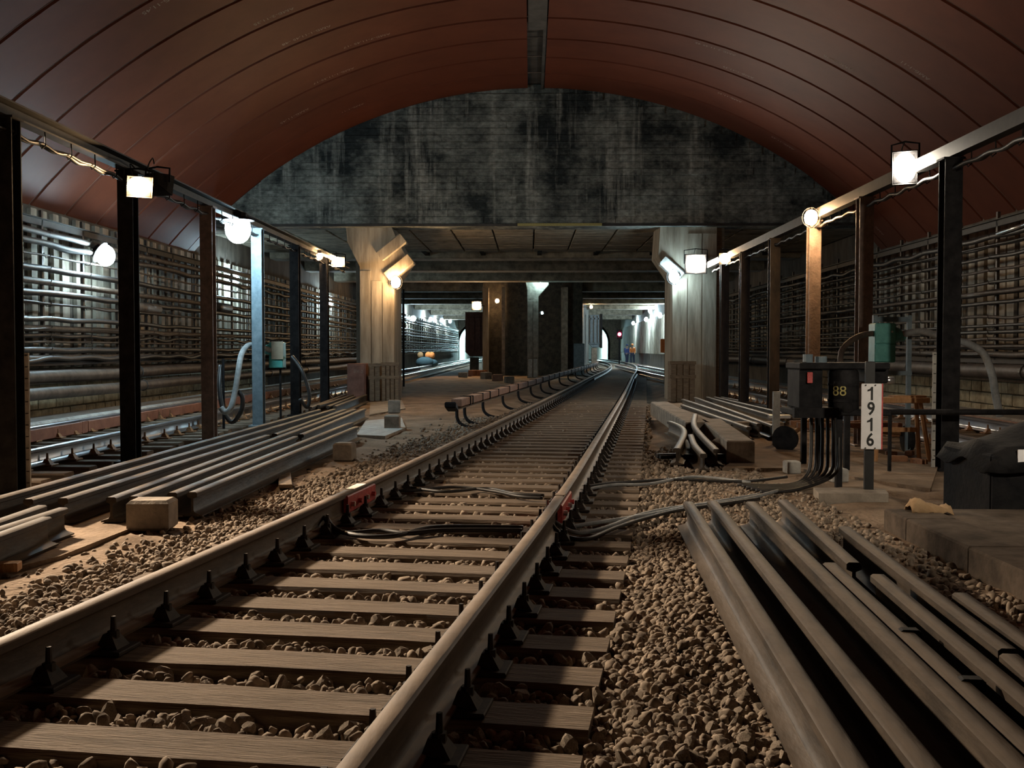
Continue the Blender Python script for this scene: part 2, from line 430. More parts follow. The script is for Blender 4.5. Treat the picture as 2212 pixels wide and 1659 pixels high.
for wall, x, sg, y0, rows in ((wl, WL, 1, 12.0, 3), (wr, WR, -1, 14.0, 3)):
    for r in range(rows):
        y = y0 + 0.2 * (r % 2)
        while y < 32:
            b = blk if random.random() < .6 else blk2
            L_ = 0.40 if b is blk else 0.24
            link('block', b, wall, (x + sg * (0.04 + 0.02 * random.random()), y + L_ / 2, 0.12 + 0.22 * r)); y += L_ + 0.015
led = MB(); led.box((WL + 0.42, 30, 0.02), (0.7, 48, 0.2), ch=0.04); led.build('ledge', 'concrete_pale', wl)
led = MB(); led.box((WR - 0.42, 30, 0.02), (0.7, 44, 0.2), ch=0.04); led.build('ledge', 'concrete', wr)

# ------------------------------------------------------------------ tympanum and portal frame
m = MB()
n = 44
half = 8.5
pts = [arc(-A_END + 2 * A_END * i / n, RAD + 0.1) for i in range(n + 1)]
pts = [p for p in pts if p[1] >= SOF]
m.prism([(WL, SOF)] + [(max(p[0], WL), p[1]) for p in pts] + [(WR, SOF)], DEND, DEND + 0.7)
wall_end = struct(m.build('wall_end', 'end_wall'))
z = SOF + 0.07
while z < CROWN - 0.25:
    hb = 0.165; hw = math.sqrt(max(0.01, RAD ** 2 - (z + hb - (CROWN - RAD)) ** 2)) - 0.05
    xa, xb = max(XC - hw, WL + 0.02), min(XC + hw, WR - 0.02); x = xa
    while x < xb - 0.05:
        x2 = min(xb, x + random.uniform(2.4, 5.5)); pr = random.uniform(0.004, 0.03)
        if xb - x2 < 0.6: x2 = xb
        b = MB(); b.box(((x + x2) / 2, DEND - pr / 2, z + hb / 2), (x2 - x - 0.012, pr + 0.02, hb - 0.012), ch=0.003); b.build('shutter_board', 'end_wall', wall_end); x = x2
    z += hb
m = MB(); m.prism([(WL, SOF - 0.0), (WL, SOF + 0.06), (WR, SOF + 0.06), (WR, SOF)], DEND - 0.05, DEND)
m.build('drip_edge', 'vault_dark', wall_end)
# arch ring band where the vault dies into the wall, down to the springing
for sgn, (xa, xb) in ((-1, (WL, -6.2)), (1, (6.5, WR))):
    m = MB()
    lo = [p for p in [arc(sgn * (A_END - 0.22 * i / 8), RAD - 0.0) for i in range(9)]]
    hi = [p for p in [arc(sgn * (A_END - 0.22 * i / 8), RAD + 0.15) for i in range(9)]]
    m.prism(lo + hi[::-1], DEND - 0.02, DEND + 0.4)
    m.build('arch_band', 'vault_panel', wall_end)
yb = MB(); a_ = PD(1118, 493, 24.95); b_ = PD(1300, 493, 24.95)
yb.box(((a_.x + b_.x) / 2, 24.93, SOF + 0.03), (b_.x - a_.x, 0.05, 0.06)); tag(yb.build('edge_strip', 'yellow_paint', wall_end), 'yellow painted edge strip')
# soffit planks over the portal
roof = MB(); roof.box((0.1, 28.9, SOF + 0.35), (17.0, 6.2, 0.3)); roof.box((0.3, 76.5, 5.25), (21, 89, 0.3))
roof = struct(roof.build('ceiling_slab', 'soffit'))
bm_ = MB(); bm_.box((0, 0, 0), (1.02, 0.50, 0.12), ch=0.012); sp_me = bm_.mesh('soffit_plank', 'soffit')
for i in range(16):
    for j in range(12):
        link('soffit_plank', sp_me, roof, (-7.85 + i * 1.06, 25.95 + j * 0.52, SOF + 0.08 + 0.02 * random.random()))
beam_D = [33.4, 38.5, 44.2, 52, 59, 66, 75, 87, 100]
for i, D in enumerate(beam_D):
    b = MB(); b.box((0.3, D, 4.66), (17.6 if D < 60 else 19.5, 1.0, 0.95), ch=0.05)
    for q in range(3): b.box((0.3, D - 0.52, 4.32 + q * 0.28), (17.4, 0.03, 0.22))
    struct(b.build('ceiling_beam', 'soffit'))
# dark grillage hung in the recess behind the soffit
g = thing('ceiling_grillage', 'dark steel grillage hung in the roof recess behind the plank soffit', 'grillage', (0.3, 32.2, 4.3))
for i in range(9):
    q = MB(); q.box((-7.2 + i * 1.8, 0.3, 0.05), (0.14, 1.8, 0.16)); q.build('bearer', 'black_iron', g)
for j in range(2):
    q = MB(); q.box((0, -0.4 + j * 1.3, 0.16), (16, 0.12, 0.14)); q.build('cross_bar', 'black_iron', g)

def pillar(name, poly, y0, y1, boards, mat='pillar_board', z0=-0.1):
    m = MB(); m.prism(poly, y0, y1); p = struct(m.build(name, mat))
    for x0, x1, za, zb in boards:
        b = MB(); b.box(((x0 + x1) / 2, y0 - 0.012, (za + zb) / 2), (x1 - x0 - 0.02, 0.03, zb - za), ch=0.006); b.build('shutter_board', mat, p)
    return p
def xpd(px, D): return PD(px, 755, D).x
# portal pillars with corbelled heads
a0, a1 = xpd(778, 25.2), xpd(852, 25.2)
lp = pillar('pillar_left', [(a0, -0.1), (a1, -0.1), (a1, 2.95), (a1 + 0.35, 3.45), (a1 + 0.1, 3.9), (a1 - 0.1, SOF + 0.1), (a0 - 0.35, SOF + 0.1), (a0 - 0.3, 3.9), (a0, 3.3)], 25.2, 26.6,
            [(a0, a0 + 0.28, 0, 3.2), (a0 + 0.28, a0 + 0.56, 0, 2.95), (a0 + 0.56, a1, 0, 2.9)])
c = MB()
for zz, dx in ((3.05, 0.0), (3.55, -0.18)):
    c.box((a1 + 0.12 + dx, 25.35, zz + 0.22), (0.75, 0.45, 0.30), rot=Matrix.Rotation(math.radians(-38), 3, 'Y'), ch=0.03)
c.build('corbel', 'pillar_board', lp)
c = MB(); c.box((a0 - 0.2, 26.9, 2.1), (0.30, 0.4, 4.4)); c.build('rear_pier', 'wall_dark', lp)
b0, b1 = xpd(1452, 25.2), xpd(1547, 25.2)
rp = pillar('pillar_right', [(b0, -0.1), (b1, -0.1), (b1, SOF + 0.1), (b0 - 0.3, SOF + 0.1), (b0 - 0.35, 3.55), (b0, 3.05)], 25.2, 26.6,
            [(b0, b0 + 0.36, 0, 3.0), (b0 + 0.36, b0 + 0.72, 0, 4.1), (b0 + 0.72, b1, 0, 4.1)])
c = MB(); c.box((b0 - 0.02, 25.3, 3.25), (0.62, 0.4, 0.26), rot=Matrix.Rotation(math.radians(42), 3, 'Y'), ch=0.03); c.build('corbel', 'concrete_pale', rp)
c = MB(); c.box((b1 + 0.12, 25.5, 2.1), (0.18, 0.3, 4.3)); c.build('pilaster', 'crate_wood', rp)
# middle column and dividing block between the bores
x0, x1 = xpd(1139, 45), xpd(1163, 45)
cp = pillar('pillar_center', [(x0, -0.1), (x1, -0.1), (x1, 3.6), (x1 + 0.45, 4.1), (x1 + 0.45, 4.4), (x0 - 0.1, 4.4), (x0, 3.9)], 45, 45.7, [(x0, (x0 + x1) / 2, 0.9, 3.4), ((x0 + x1) / 2, x1, 0.9, 3.4)], 'concrete')
for xx in (x0 + 0.13, x1 - 0.13):
    b = MB(); b.box((xx, 44.97, 0.42), (0.18, 0.06, 0.8), ch=0.01); b.build('base_strip', 'concrete_pale', cp)
m = MB(); m.prism([(-2.3, 50), (2.55, 50), (2.9, 60), (4.6, 80), (5.6, 121), (-4.2, 121), (-3.4, 72), (-2.5, 58)], -0.2, 5.2, 'z')
div = struct(m.build('wall_divider', 'brick_dark'))
for i in range(22):
    for j in range(9):
        pass
for px0, px1, D, mt, nm in [(1043, 1056, 49.4, 'pillar_board', 'pier'), (1084, 1091, 49.4, 'concrete', 'pier'), (1212, 1226, 49.4, 'concrete', 'pier'), (1246, 1258, 58, 'concrete_pale', 'pier')]:
    b = MB(); xa, xb = xpd(px0, D), xpd(px1, D); b.box(((xa + xb) / 2, D, 2.1), (xb - xa, 0.5, 4.3), ch=0.02); b.build(nm, mt, div)

# far end wall with two arched tunnel mouths
def arch_pts(cx, w, hs, n=14):
    r = w / 2
    return [(cx - r, -0.1)] + [(cx - r * math.cos(PI * i / n), hs + r * math.sin(PI * i / n)) for i in range(n + 1)] + [(cx + r, -0.1)]
fw = MB()
D1 = 120.0
def wall_with_arch(mb, xl, xr, ztop, cx, w, hs):
    ap = arch_pts(cx, w, hs)
    outer = []
    for (x, z) in ap:
        if z < hs + 0.01: outer.append((xl if x < cx else xr, z))
        else:
            t = math.atan2(z - hs, x - cx); outer.append((xl + (xr - xl) * (x - (cx - w / 2)) / w, ztop))
    for i in range(len(ap) - 1):
        a, b, c_, d = ap[i], ap[i + 1], outer[i + 1], outer[i]
        mb.add([(a[0], D1, a[1]), (b[0], D1, b[1]), (c_[0], D1, c_[1]), (d[0], D1, d[1])], [(0, 1, 2, 3)])
wall_with_arch(fw, -8.7, -3.8, 5.2, -6.15, 4.4, 2.05)
wall_with_arch(fw, 4.4, 10.9, 5.2, 6.95, 4.4, 2.05)
far = struct(fw.build('wall_far', 'concrete'))
for cx in (-6.15, 6.95):
    m = MB(); ap = arch_pts(cx, 4.4, 2.05); ap2 = arch_pts(cx, 4.9, 2.05)
    m.prism(ap + ap2[::-1], D1, D1 + 30)
    m.box((cx, D1 + 30, 2), (6, 0.2, 6)); m.box((cx, D1 + 15, -0.15), (4.4, 30, 0.1))
    m.build('tunnel_lining', 'concrete_pale', far)

# ------------------------------------------------------------------ lamps
LS = 2.0
COLS = {'key': (1.0, 0.79, 0.57), 'warm': (1.0, 0.62, 0.30), 'white': (1.0, 0.88, 0.70), 'cold': (0.62, 0.88, 1.0), 'cyan': (0.55, 0.93, 1.0)}
_em = {}
def emis(kind, s):
    if (kind, s) not in _em: _em[(kind, s)] = EM('lamp_glow_%s_%d' % (kind, len(_em)), COLS[kind], s)
    return _em[(kind, s)]
def floodlight(pos, aim, size, kind, strength, label, group=None, arm=(0, 0, 0.0), name='floodlight', hood=0.06):
    pos = Vector(pos); d = (Vector(aim) - pos).normalized()
    q = d.to_track_quat('Y', 'Z')
    t = thing(name, label, 'lamp', pos, 0, group); t.rotation_mode = 'QUATERNION'; t.rotation_quaternion = q
    w, h = size
    # tapered housing, open towards +Y (local)
    m = MB(); f = 0.0
    prof = [(-0.22, 0.35), (-0.17, 0.55), (-0.04, 0.92), (hood, 1.06), (hood, 1.0), (-0.02, 0.9)]
    vs = []; fs = []; k = 4
    for y, s in prof:
        vs += [(-w / 2 * s, y, -h / 2 * s), (w / 2 * s, y, -h / 2 * s), (w / 2 * s, y, h / 2 * s), (-w / 2 * s, y, h / 2 * s)]
    for i in range(len(prof) - 1):
        for j in range(4): fs.append((i * 4 + j, i * 4 + (j + 1) % 4, (i + 1) * 4 + (j + 1) % 4, (i + 1) * 4 + j))
    fs.append((0, 1, 2, 3)); m.add(vs, fs); m.build('housing', 'black_iron', t)
    e = MB(); n = 16
    e.add([(0, 0.03, 0)] + [(w * 0.47 * math.cos(2 * PI * i / n), 0.012, h * 0.47 * math.sin(2 * PI * i / n)) for i in range(n)], [(0, 1 + i, 1 + (i + 1) % n) for i in range(n)])
    e.build('glass', emis(kind, strength) if strength else 'glass_dark', t)
    b = MB(); b.tube([(-w * 0.56, -0.05, 0), (-w * 0.56, -0.08, h * 0.7), (0, -0.09, h * 0.78), (w * 0.56, -0.08, h * 0.7), (w * 0.56, -0.05, 0)], 0.012, 6); b.build('bracket', 'black_iron', t)
    c = MB(); c.tube(smooth_path([(0, -0.2, 0), (0.02, -0.32, 0.06), (0.05, -0.3, 0.18), (0.02, -0.2, h * 0.72)], 4), 0.008, 6); c.build('lead', 'cable', t)
    if Vector(arm).length > 0.01:
        k_ = MB(); v_ = q.inverted() @ Vector(arm); k_.cyl((0, -0.12, 0), v_, 0.018, 8); k_.build('arm', 'black_iron', t)
    return t
def bulb_lamp(pos, r, kind, strength, label, group=None, mount=(0, 0, 0.2), name='bulb_lamp'):
    pos = Vector(pos); t = thing(name, label, 'lamp', pos, 0, group)
    b = MB(); b.ball((0, 0, 0), r, 12, 8, (1, 1, 1.15)); b.build('bulb', emis(kind, strength), t, True)
    s = MB(); mv = Vector(mount); u = mv.normalized()
    s.cyl(u * r * 0.9, u * (r * 0.9 + 0.06), r * 0.7, 10); s.cyl(u * (r * 0.9 + 0.06), mv, 0.018, 8); s.build('socket', 'black_iron', t)
    g = MB()
    if r > 0.15: g.tube([u * (r * 0.62), u * (r * 0.8), u * (r * 1.02)], [r * 1.25, r * 1.05, r * 0.3], 16)
    for k in range(3 if r <= 0.15 else 0):
        a = PI * k / 3
        ring = [u * 0 + Vector((math.cos(a) * math.cos(q) * r * 1.35, math.sin(a) * math.cos(q) * r * 1.35, math.sin(q) * r * 1.5)) for q in np.linspace(0, 2 * PI, 17)]
        g.tube(ring, 0.005, 4)
    g.build('cage' if r <= 0.15 else 'shade', 'black_iron', t)
    return t

# floods on the two rows of posts
floodlight(PD(300, 402, 10.9), (0.4, 3.0, 0), (0.26, 0.22), 'warm', 330 * LS, 'warm floodlight with cable loop on the overhead beam, facing the rail stacks', arm=(-0.12, 0.1, 0.1))
floodlight(PD(345, 398, 11.6), (-3.0, 20, 1.0), (0.26, 0.22), 'warm', 0, 'unlit black floodlight on the overhead beam behind the warm floodlight with cable loop', arm=(0, 0, -0.1))
bulb_lamp(PD(514, 494, 15.6), 0.20, 'cold', 105 * LS, 'large cold-white globe lamp hung under the overhead beam before the tympanum', mount=(0, 0, 0.3), name='globe_lamp')
bulb_lamp(PX(228, 552, -7.75), 0.17, 'cold', 150 * LS, 'large cold-white globe lamp fixed to the cable rack above the single track', mount=(-0.25, 0, 0.15), name='globe_lamp')
floodlight((-6.9, 9.6, 4.2), (-0.6, 3.2, 0), (0.42, 0.42), 'key', 2450 * LS, 'wide warm floodlight hung from the vault before the first dark post', arm=(0.0, 0.0, 0.84), hood=0.28)
floodlight((4.2, 3.6, 3.0), (3.3, 10.2, 0.5), (0.30, 0.30), 'white', 380 * LS, 'added white floodlight out of view on the overhead beam, facing the sign', arm=(0.12, 0.0, 0.28), hood=0.3)  # added lamp out of view, put in to brighten the sign
floodlight(PD(1955, 362, 11.6), (-1.5, -2.0, 0.0), (0.26, 0.36), 'white', 90 * LS, 'bright white floodlight on the overhead beam above the numbered sign', arm=(0.0, 0.1, 0.15))
bulb_lamp(PD(1752, 470, 15.2), 0.10, 'warm', 170 * LS, 'warm bulb at the head of a pale speckled post', mount=(0.0, 0.2, 0.12))
floodlight(PD(1566, 558, 22.3), (1.0, 8.0, 0.0), (0.24, 0.24), 'warm', 220 * LS, 'warm floodlight on the last post beside the portal pillar', arm=(0.0, 0.2, 0.1))
floodlight(PD(1503, 570, 24.85), (0.5, 5.0, -1.0), (0.5, 0.46), 'white', 150 * LS, 'large white floodlight on the face of the portal pillar with the pale corbel', arm=(0.0, 0.30, 0.0), hood=0.02)
bulb_lamp(PD(1456, 598, 24.9), 0.13, 'cold', 60 * LS, 'cold bulb at the corner of the pillar with the pale corbel', mount=(0.16, 0.32, 0.1))
bulb_lamp(PX(508, 605, -8.12), 0.10, 'cold', 260 * LS, 'round cold bulb on the side wall behind the blue-grey post', mount=(-0.28, 0, 0.1))
bulb_lamp(PD(690, 553, 21.4), 0.06, 'warm', 300 * LS, 'small warm bulb at the end of the overhead beam', mount=(0, 0, 0.12))
floodlight(PD(730, 565, 23.2), (-1.5, 8, 0.0), (0.30, 0.22), 'warm', 420 * LS, 'warm floodlight hung beside the corbelled pillar', arm=(-0.05, 0.1, 0.15))
bulb_lamp(PD(855, 610, 24.95), 0.12, 'warm', 105 * LS, 'warm bulb on the corner of the corbelled pillar', mount=(-0.2, 0.3, 0.0))
bulb_lamp(PX(711, 655, -8.1), 0.12, 'cold', 320 * LS, 'cold bulb on the side wall seen between the last dark posts', mount=(-0.3, 0, 0.1))
# lamps inside the bores
floodlight(PD(1030, 660, 48.8), (-4.0, 30, 0.5), (0.45, 0.4), 'warm', 300 * LS, 'warm floodlight on the pale pier of the dividing wall', arm=(0.35, 0.34, 0))
bulb_lamp(PD(1074, 650, 49.3), 0.09, 'warm', 80 * LS, 'dim orange bulb on the dark dividing wall', mount=(0, 0.7, 0))
for px, py in ((893, 688), (930, 690), (954, 692), (972, 694)):
    bulb_lamp(PX(px, py, -7.9), 0.14, 'cold', 800 * LS, 'cold bulb in the row along the bore with the blue-grey bundle', 'wall bulbs of the single-track bore', mount=(-0.5, 0, 0.15))
bulb_lamp(PD(1247, 662, 57.2), 0.11, 'cyan', 420 * LS, 'cold bulb on the bright narrow pier', mount=(0, 0.55, 0.1))
bulb_lamp(PD(1277, 663, 66), 0.09, 'warm', 300 * LS, 'warm bulb above the blue-grey steel gate', mount=(-0.65, 0, 0.0))
bulb_lamp(PD(1167, 606, 44.7), 0.07, 'cyan', 300 * LS, 'small cold bulb high on the middle column', mount=(-0.1, 0.4, 0.05))
bulb_lamp(PD(1171, 676, 45.3), 0.05, 'cyan', 200 * LS, 'tiny cold bulb low on the flank of the middle column', mount=(-0.25, 0, 0.0))
for px, py, X in ((1396, 690, 8.9), (1426, 681, 8.4), (1405, 672, 8.75), (1368, 698, 9.35)):  # last bulb is added to brighten the wall beside it
    bulb_lamp(PX(px, py, X), 0.13, 'cold', 700 * LS, 'cold bulb in the partly added row on the wall behind the red signal', 'wall bulbs of the red-signal bore', mount=(0.5, 0, 0.15))
for cx, lb in ((-6.15, 'lamp inside the bright tunnel mouth beyond the blue-grey bundle'), (6.95, 'lamp inside the bright tunnel mouth beyond the red signal')):
    bulb_lamp((cx, 126, 3.75), 0.3, 'cyan', 900 * LS, lb, mount=(0, 0, 0.55))

# ------------------------------------------------------------------ rails and sleepers
def rail_prof(z0=0.0, h=0.18):
    hw, fw_, ww = 0.036, 0.075, 0.009
    return [(-fw_, z0), (fw_, z0), (fw_, z0 + 0.010), (0.022, z0 + 0.026), (ww, z0 + 0.045), (ww, z0 + h - 0.048), (hw, z0 + h - 0.036), (hw, z0 + h - 0.009), (hw - 0.011, z0 + h),
            (-hw + 0.011, z0 + h), (-hw, z0 + h - 0.009), (-hw, z0 + h - 0.036), (-ww, z0 + h - 0.048), (-ww, z0 + 0.045), (-0.022, z0 + 0.026), (-fw_, z0 + 0.010)]
def rail(name, pts, mat, label, cat='rail', group=None, z0=0.0):
    m = MB(); m.sweep(rail_prof(z0), pts)
    o = m.build(name, mat); autosmooth(o, 40); return tag(o, label, cat, group)
ys = list(np.arange(1.2, 30, 0.6)) + list(np.arange(30, 121, 2.0))
GA = 0.796
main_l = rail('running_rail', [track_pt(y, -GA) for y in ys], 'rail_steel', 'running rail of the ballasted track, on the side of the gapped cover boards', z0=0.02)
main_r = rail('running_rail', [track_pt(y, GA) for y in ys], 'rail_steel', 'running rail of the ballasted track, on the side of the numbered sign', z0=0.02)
ysl = list(np.arange(6, 121, 3.0))
XLN, XLF = -5.26, -6.78
rail('running_rail', [(XLN, y, 0) for y in ysl], 'rail_shiny', 'bright-topped rail with rusty bolts behind the row of dark posts', z0=0.02)
rail('running_rail', [(XLF, y, 0) for y in ysl], 'rail_shiny', 'polished rail behind the long maroon guard boards', z0=0.02)
XRN, XRF = 5.35, 6.87
def right_x(y, x): return x + (0 if y < 45 else (y - 45) * 0.02)
ysr = list(np.arange(10, 72, 2.0))
rail('running_rail', [(right_x(y, XRN), y, 0) for y in ysr], 'rail_shiny', 'rail of the side track seen past the pale speckled post', z0=0.02)
rail('running_rail', [(right_x(y, XRF), y, 0) for y in ysr], 'rail_shiny', 'rail of the side track in front of the orange guard board', z0=0.02)

def sleeper_mesh(L, w, h, seed):
    r = random.Random(seed); m = MB(); vs = []; n = 6; fs = []
    for i in range(n + 1):
        x = -L / 2 + L * i / n; e = 0.004
        a = w / 2 + r.uniform(-0.006, 0.006); b = w / 2 + r.uniform(-0.006, 0.006); z = r.uniform(-0.006, 0.002)
        vs += [(x, -a, -h), (x, -a, z - 0.018), (x, -a + 0.016, z), (x, r.uniform(-.02, .02), z + r.uniform(-0.004, 0.002)), (x, b - 0.016, z), (x, b, z - 0.018), (x, b, -h)]
    k = 7
    for i in range(n):
        for j in range(k):
            q = (j + 1) % k; fs.append((i * k + j, (i + 1) * k + j, (i + 1) * k + q, i * k + q))
    fs += [tuple(range(k)), tuple(range(n * k, (n + 1) * k))[::-1]]
    m.add(vs, fs); return m.mesh('sleeper', 'sleeper_wood')
SL = [sleeper_mesh(2.66, 0.245, 0.16, s) for s in range(4)]
SL2 = [sleeper_mesh(2.70, 0.22, 0.16, s + 9) for s in range(3)]
def chair_mesh(mat, full):
    m = MB(); m.box((0, 0, 0.010), (0.36, 0.17, 0.018), ch=0.004)
    for s in (-1, 1):                        # clip wedge each side of the rail foot
        m.add([(s * 0.06, -0.05, 0.03), (s * 0.06, 0.05, 0.03), (s * 0.15, 0.05, 0.018), (s * 0.15, -0.05, 0.018), (s * 0.075, -0.03, 0.075), (s * 0.075, 0.03, 0.075), (s * 0.115, 0.03, 0.07), (s * 0.115, -0.03, 0.07)],
              [(0, 1, 2, 3), (4, 5, 6, 7), (0, 1, 5, 4), (1, 2, 6, 5), (2, 3, 7, 6), (3, 0, 4, 7)])
        if full: m.cyl((s * 0.095, 0, 0.06), (s * 0.095, 0, 0.135), 0.016, 6, 0.011)
    return m.mesh('rail_chair', mat)
CH_N, CH_F = chair_mesh('chair_iron', False), chair_mesh('chair_iron', True)
CH_R = chair_mesh('chair_rust', True)
b_ = MB(); b_.cyl((0, 0, 0.05), (0, 0, 0.085), 0.024, 6); b_.cyl((0, 0, 0.085), (0, 0, 0.145), 0.013, 6, 0.010); BOLT = b_.mesh('bolt', 'chair_iron')
SLEEP_Y = []
y = 2.31
i = 0
while y < 66:
    p, d, s = track_frame(y)
    o = link('sleeper', SL[i % 4], None, (p.x, p.y, 0.0), math.atan2(s.y, s.x) + random.uniform(-0.008, 0.008))
    tag(o, 'dusty wooden sleeper under the ballasted track', 'sleeper', 'sleepers of the ballasted track'); SLEEP_Y.append(y)
    for sg in (-1, 1):
        if y < 40:
            c = link('rail_chair', CH_N if y < 11 else CH_F, o, (sg * GA, 0, 0))
            if y < 11:
                for e in (-1, 1): link('bolt', BOLT, c, (e * 0.105, 0.0, 0))
    y += 0.437; i += 1
SLEEP_Y = np.array(SLEEP_Y)
y = 8.6
while y < 36:
    o = link('sleeper', SL2[i % 3], None, ((XLN + XLF) / 2 + random.uniform(-0.05, .05), y, 0.0), random.uniform(-0.01, 0.01))
    tag(o, 'dark sleeper end poking out behind the row of dark posts', 'sleeper', 'sleepers of the single track')
    c = link('rail_chair', CH_R, o, (0.76, 0, 0)); c = link('rail_chair', CH_R, o, (-0.76, 0, 0))
    y += 0.56; i += 1
y = 13.0
while y < 34:
    o = link('sleeper', SL2[i % 3], None, ((XRN + XRF) / 2 + random.uniform(-0.05, .05), y, 0.0), random.uniform(-0.01, 0.01))
    tag(o, 'dark sleeper of the side track behind the machine stand', 'sleeper', 'sleepers of the side track')
    link('rail_chair', CH_R, o, (-0.76, 0, 0)); link('rail_chair', CH_R, o, (0.76, 0, 0))
    y += 0.56; i += 1

# guard boards along the far rail of each side track
def guard_boards(x, y0, y1, L, mat, label, group, sgn):
    y = y0; m = MB(); m.box((0, 0, 0), (0.045, L - 0.02, 0.165), ch=0.008); m.box((-sgn * 0.002, L / 2 - 0.12, 0), (0.055, 0.16, 0.175)); me = m.mesh('guard_board', mat)
    while y < y1:
        o = link('guard_board', me, None, (x, y + L / 2, 0.092)); tag(o, label, 'board', group); y += L
guard_boards(XLF + 0.105, 9.0, 60, 3.1, 'maroon', 'long maroon guard board leaning along the polished rail', 'maroon guard boards', 1)
guard_boards(XRF + 0.35, 15.0, 40, 2.5, 'cover_board', 'orange-brown guard board along the side track', 'orange guard boards', -1)

# red insulated joints
for nm, off, yy, side in (('joint', -GA, 7.65, 1), ('joint', GA, 7.45, 1)):
    p, d, s = track_frame(yy); rz = math.atan2(-d.x, d.y)
    lab = 'red-painted rail joint bar with bolts, on the rail by the stacked rails' if off < 0 else 'red-painted rail joint bar with bolts, on the rail by the cable crossing'
    t = thing('joint_bar', lab, 'joint bar', track_pt(yy, off, 0.02), rz)
    q = MB(); q.box((0.034, 0, 0.094), (0.035, 0.72, 0.13), ch=0.008); q.build('plate', 'red_paint', t)
    q = MB(); q.box((-0.034, 0, 0.094), (0.035, 0.72, 0.13), ch=0.008); q.build('plate', 'red_paint', t)
    for k in range(4):
        q = MB(); q.cyl((0.05, -0.27 + k * 0.18, 0.09), (0.078, -0.27 + k * 0.18, 0.09), 0.02, 6); q.build('bolt', 'red_paint' if k % 2 else 'steel_bright', t)
    q = MB(); q.box((0, 0, 0.181), (0.07, 0.30 if off < 0 else 0.1, 0.006)); q.build('end_post', 'white_plate' if off < 0 else 'rail_steel', t)

# ------------------------------------------------------------------ ballast
def rock_templates(n, fine):
    out = []
    for k in range(n):
        r = random.Random(100 + k); bm = None
        import bmesh
        bm = bmesh.new(); bmesh.ops.create_icosphere(bm, subdivisions=2 if fine else 1, radius=1.0)
        cuts = [(Vector((r.gauss(0, 1), r.gauss(0, 1), r.gauss(0, 1))).normalized(), r.uniform(0.45, 0.85)) for _ in range(7)]
        for v in bm.verts:
            for nrm, dd in cuts:
                s = v.co.dot(nrm)
                if s > dd: v.co -= nrm * (s - dd)
            v.co *= r.uniform(0.93, 1.07)
        vs = np.array([v.co for v in bm.verts]); bm.verts.ensure_lookup_table()
        fs = np.array([[v.index for v in f.verts] for f in bm.faces]); bm.free()
        out.append((vs, fs))
    return out
RF, RC = rock_templates(8, True), rock_templates(6, False)
def nearest_sleeper_gap(y, x):
    # distance along the track to the closest sleeper centre for a point near the track
    t = 0.13
    s = y + (x - track_x(y)) * t
    return np.min(np.abs(SLEEP_Y - s)) if len(SLEEP_Y) else 9
stones = []   # x, y, z, size, fine
def scatter(n, region, y0, y1, size, zfun, power=1.0):
    for _ in range(n):
        y = y0 + (y1 - y0) * random.random() ** power
        x, ok = region(y)
        if not ok: continue
        stones.append((x, y, zfun(x, y), size * min(1.55, random.lognormvariate(0, 0.30))))
def crib(y):
    off = random.uniform(-1.5, 1.42)
    x = track_x(y) + off
    if abs(off) < 1.36 and nearest_sleeper_gap(y, x) < 0.122 + 0.012: return x, False
    if abs(abs(off) - GA) < 0.085: return x, False
    return x, True
def crib_z(x, y): return -0.068 + random.random() * 0.042
R1X = lambda y: 0.82 + (y - 2.54) * 0.0622
def strip_r(y):
    a = track_x(y) + 1.34; b = (R1X(y) - 0.05 if y < 7.2 else a + 1.2)
    return random.uniform(a, b), True
def strip_r_z(x, y):
    a = track_x(y) + 1.34; return -0.085 + 0.05 * min(1, (x - a) / 0.25) + random.random() * 0.035
def strip_l(y):
    c = track_x(y); return c - 1.3 - abs(random.gauss(0, 0.34)), True
def strip_l_z(x, y): return -0.045 + random.random() * 0.04
scatter(9000, crib, 2.2, 6.5, 0.027, crib_z, 1.0)
scatter(8000, crib, 6.5, 12, 0.029, crib_z)
scatter(6000, crib, 12, 24, 0.031, crib_z)
scatter(6800, strip_r, 2.3, 7.3, 0.023, strip_r_z)
scatter(2200, strip_r, 7.3, 13, 0.028, strip_r_z)
scatter(4200, strip_l, 3.2, 10, 0.022, strip_l_z)
scatter(2200, strip_l, 10, 19, 0.026, strip_l_z)
def shoulder(y): return random.uniform(1.3, 2.4), True
scatter(900, shoulder, 6.6, 9.5, 0.020, lambda x, y: -0.01 + random.random() * 0.02)
def kerb_gap(y): return random.uniform(1.95, 2.42), True
scatter(900, kerb_gap, 3.3, 7.0, 0.022, lambda x, y: -0.02 + random.random() * 0.03)
def seen_size(st):
    u, v = proj(st[:3])
    return (st[3] / st[1]) if (0 <= u <= W and 0 <= v <= H) else 0
order = sorted(range(len(stones)), key=lambda i: -seen_size(stones[i]) * (1 if stones[i][2] > -0.05 else 0.4))
solo = order[:300]; rest = order[300:]
def rand_rot():
    q = RNG.normal(size=4); q /= np.linalg.norm(q); w, x, y, z = q
    return np.array([[1 - 2 * (y * y + z * z), 2 * (x * y - z * w), 2 * (x * z + y * w)], [2 * (x * y + z * w), 1 - 2 * (x * x + z * z), 2 * (y * z - x * w)], [2 * (x * z - y * w), 2 * (y * z + x * w), 1 - 2 * (x * x + y * y)]])
rock_me = []
for vs, fs in RF:
    me = bpy.data.meshes.new('ballast_stone'); me.from_pydata([tuple(p) for p in vs], [], [tuple(f) for f in fs]); me.materials.append(MATS['stone']); rock_me.append(me)
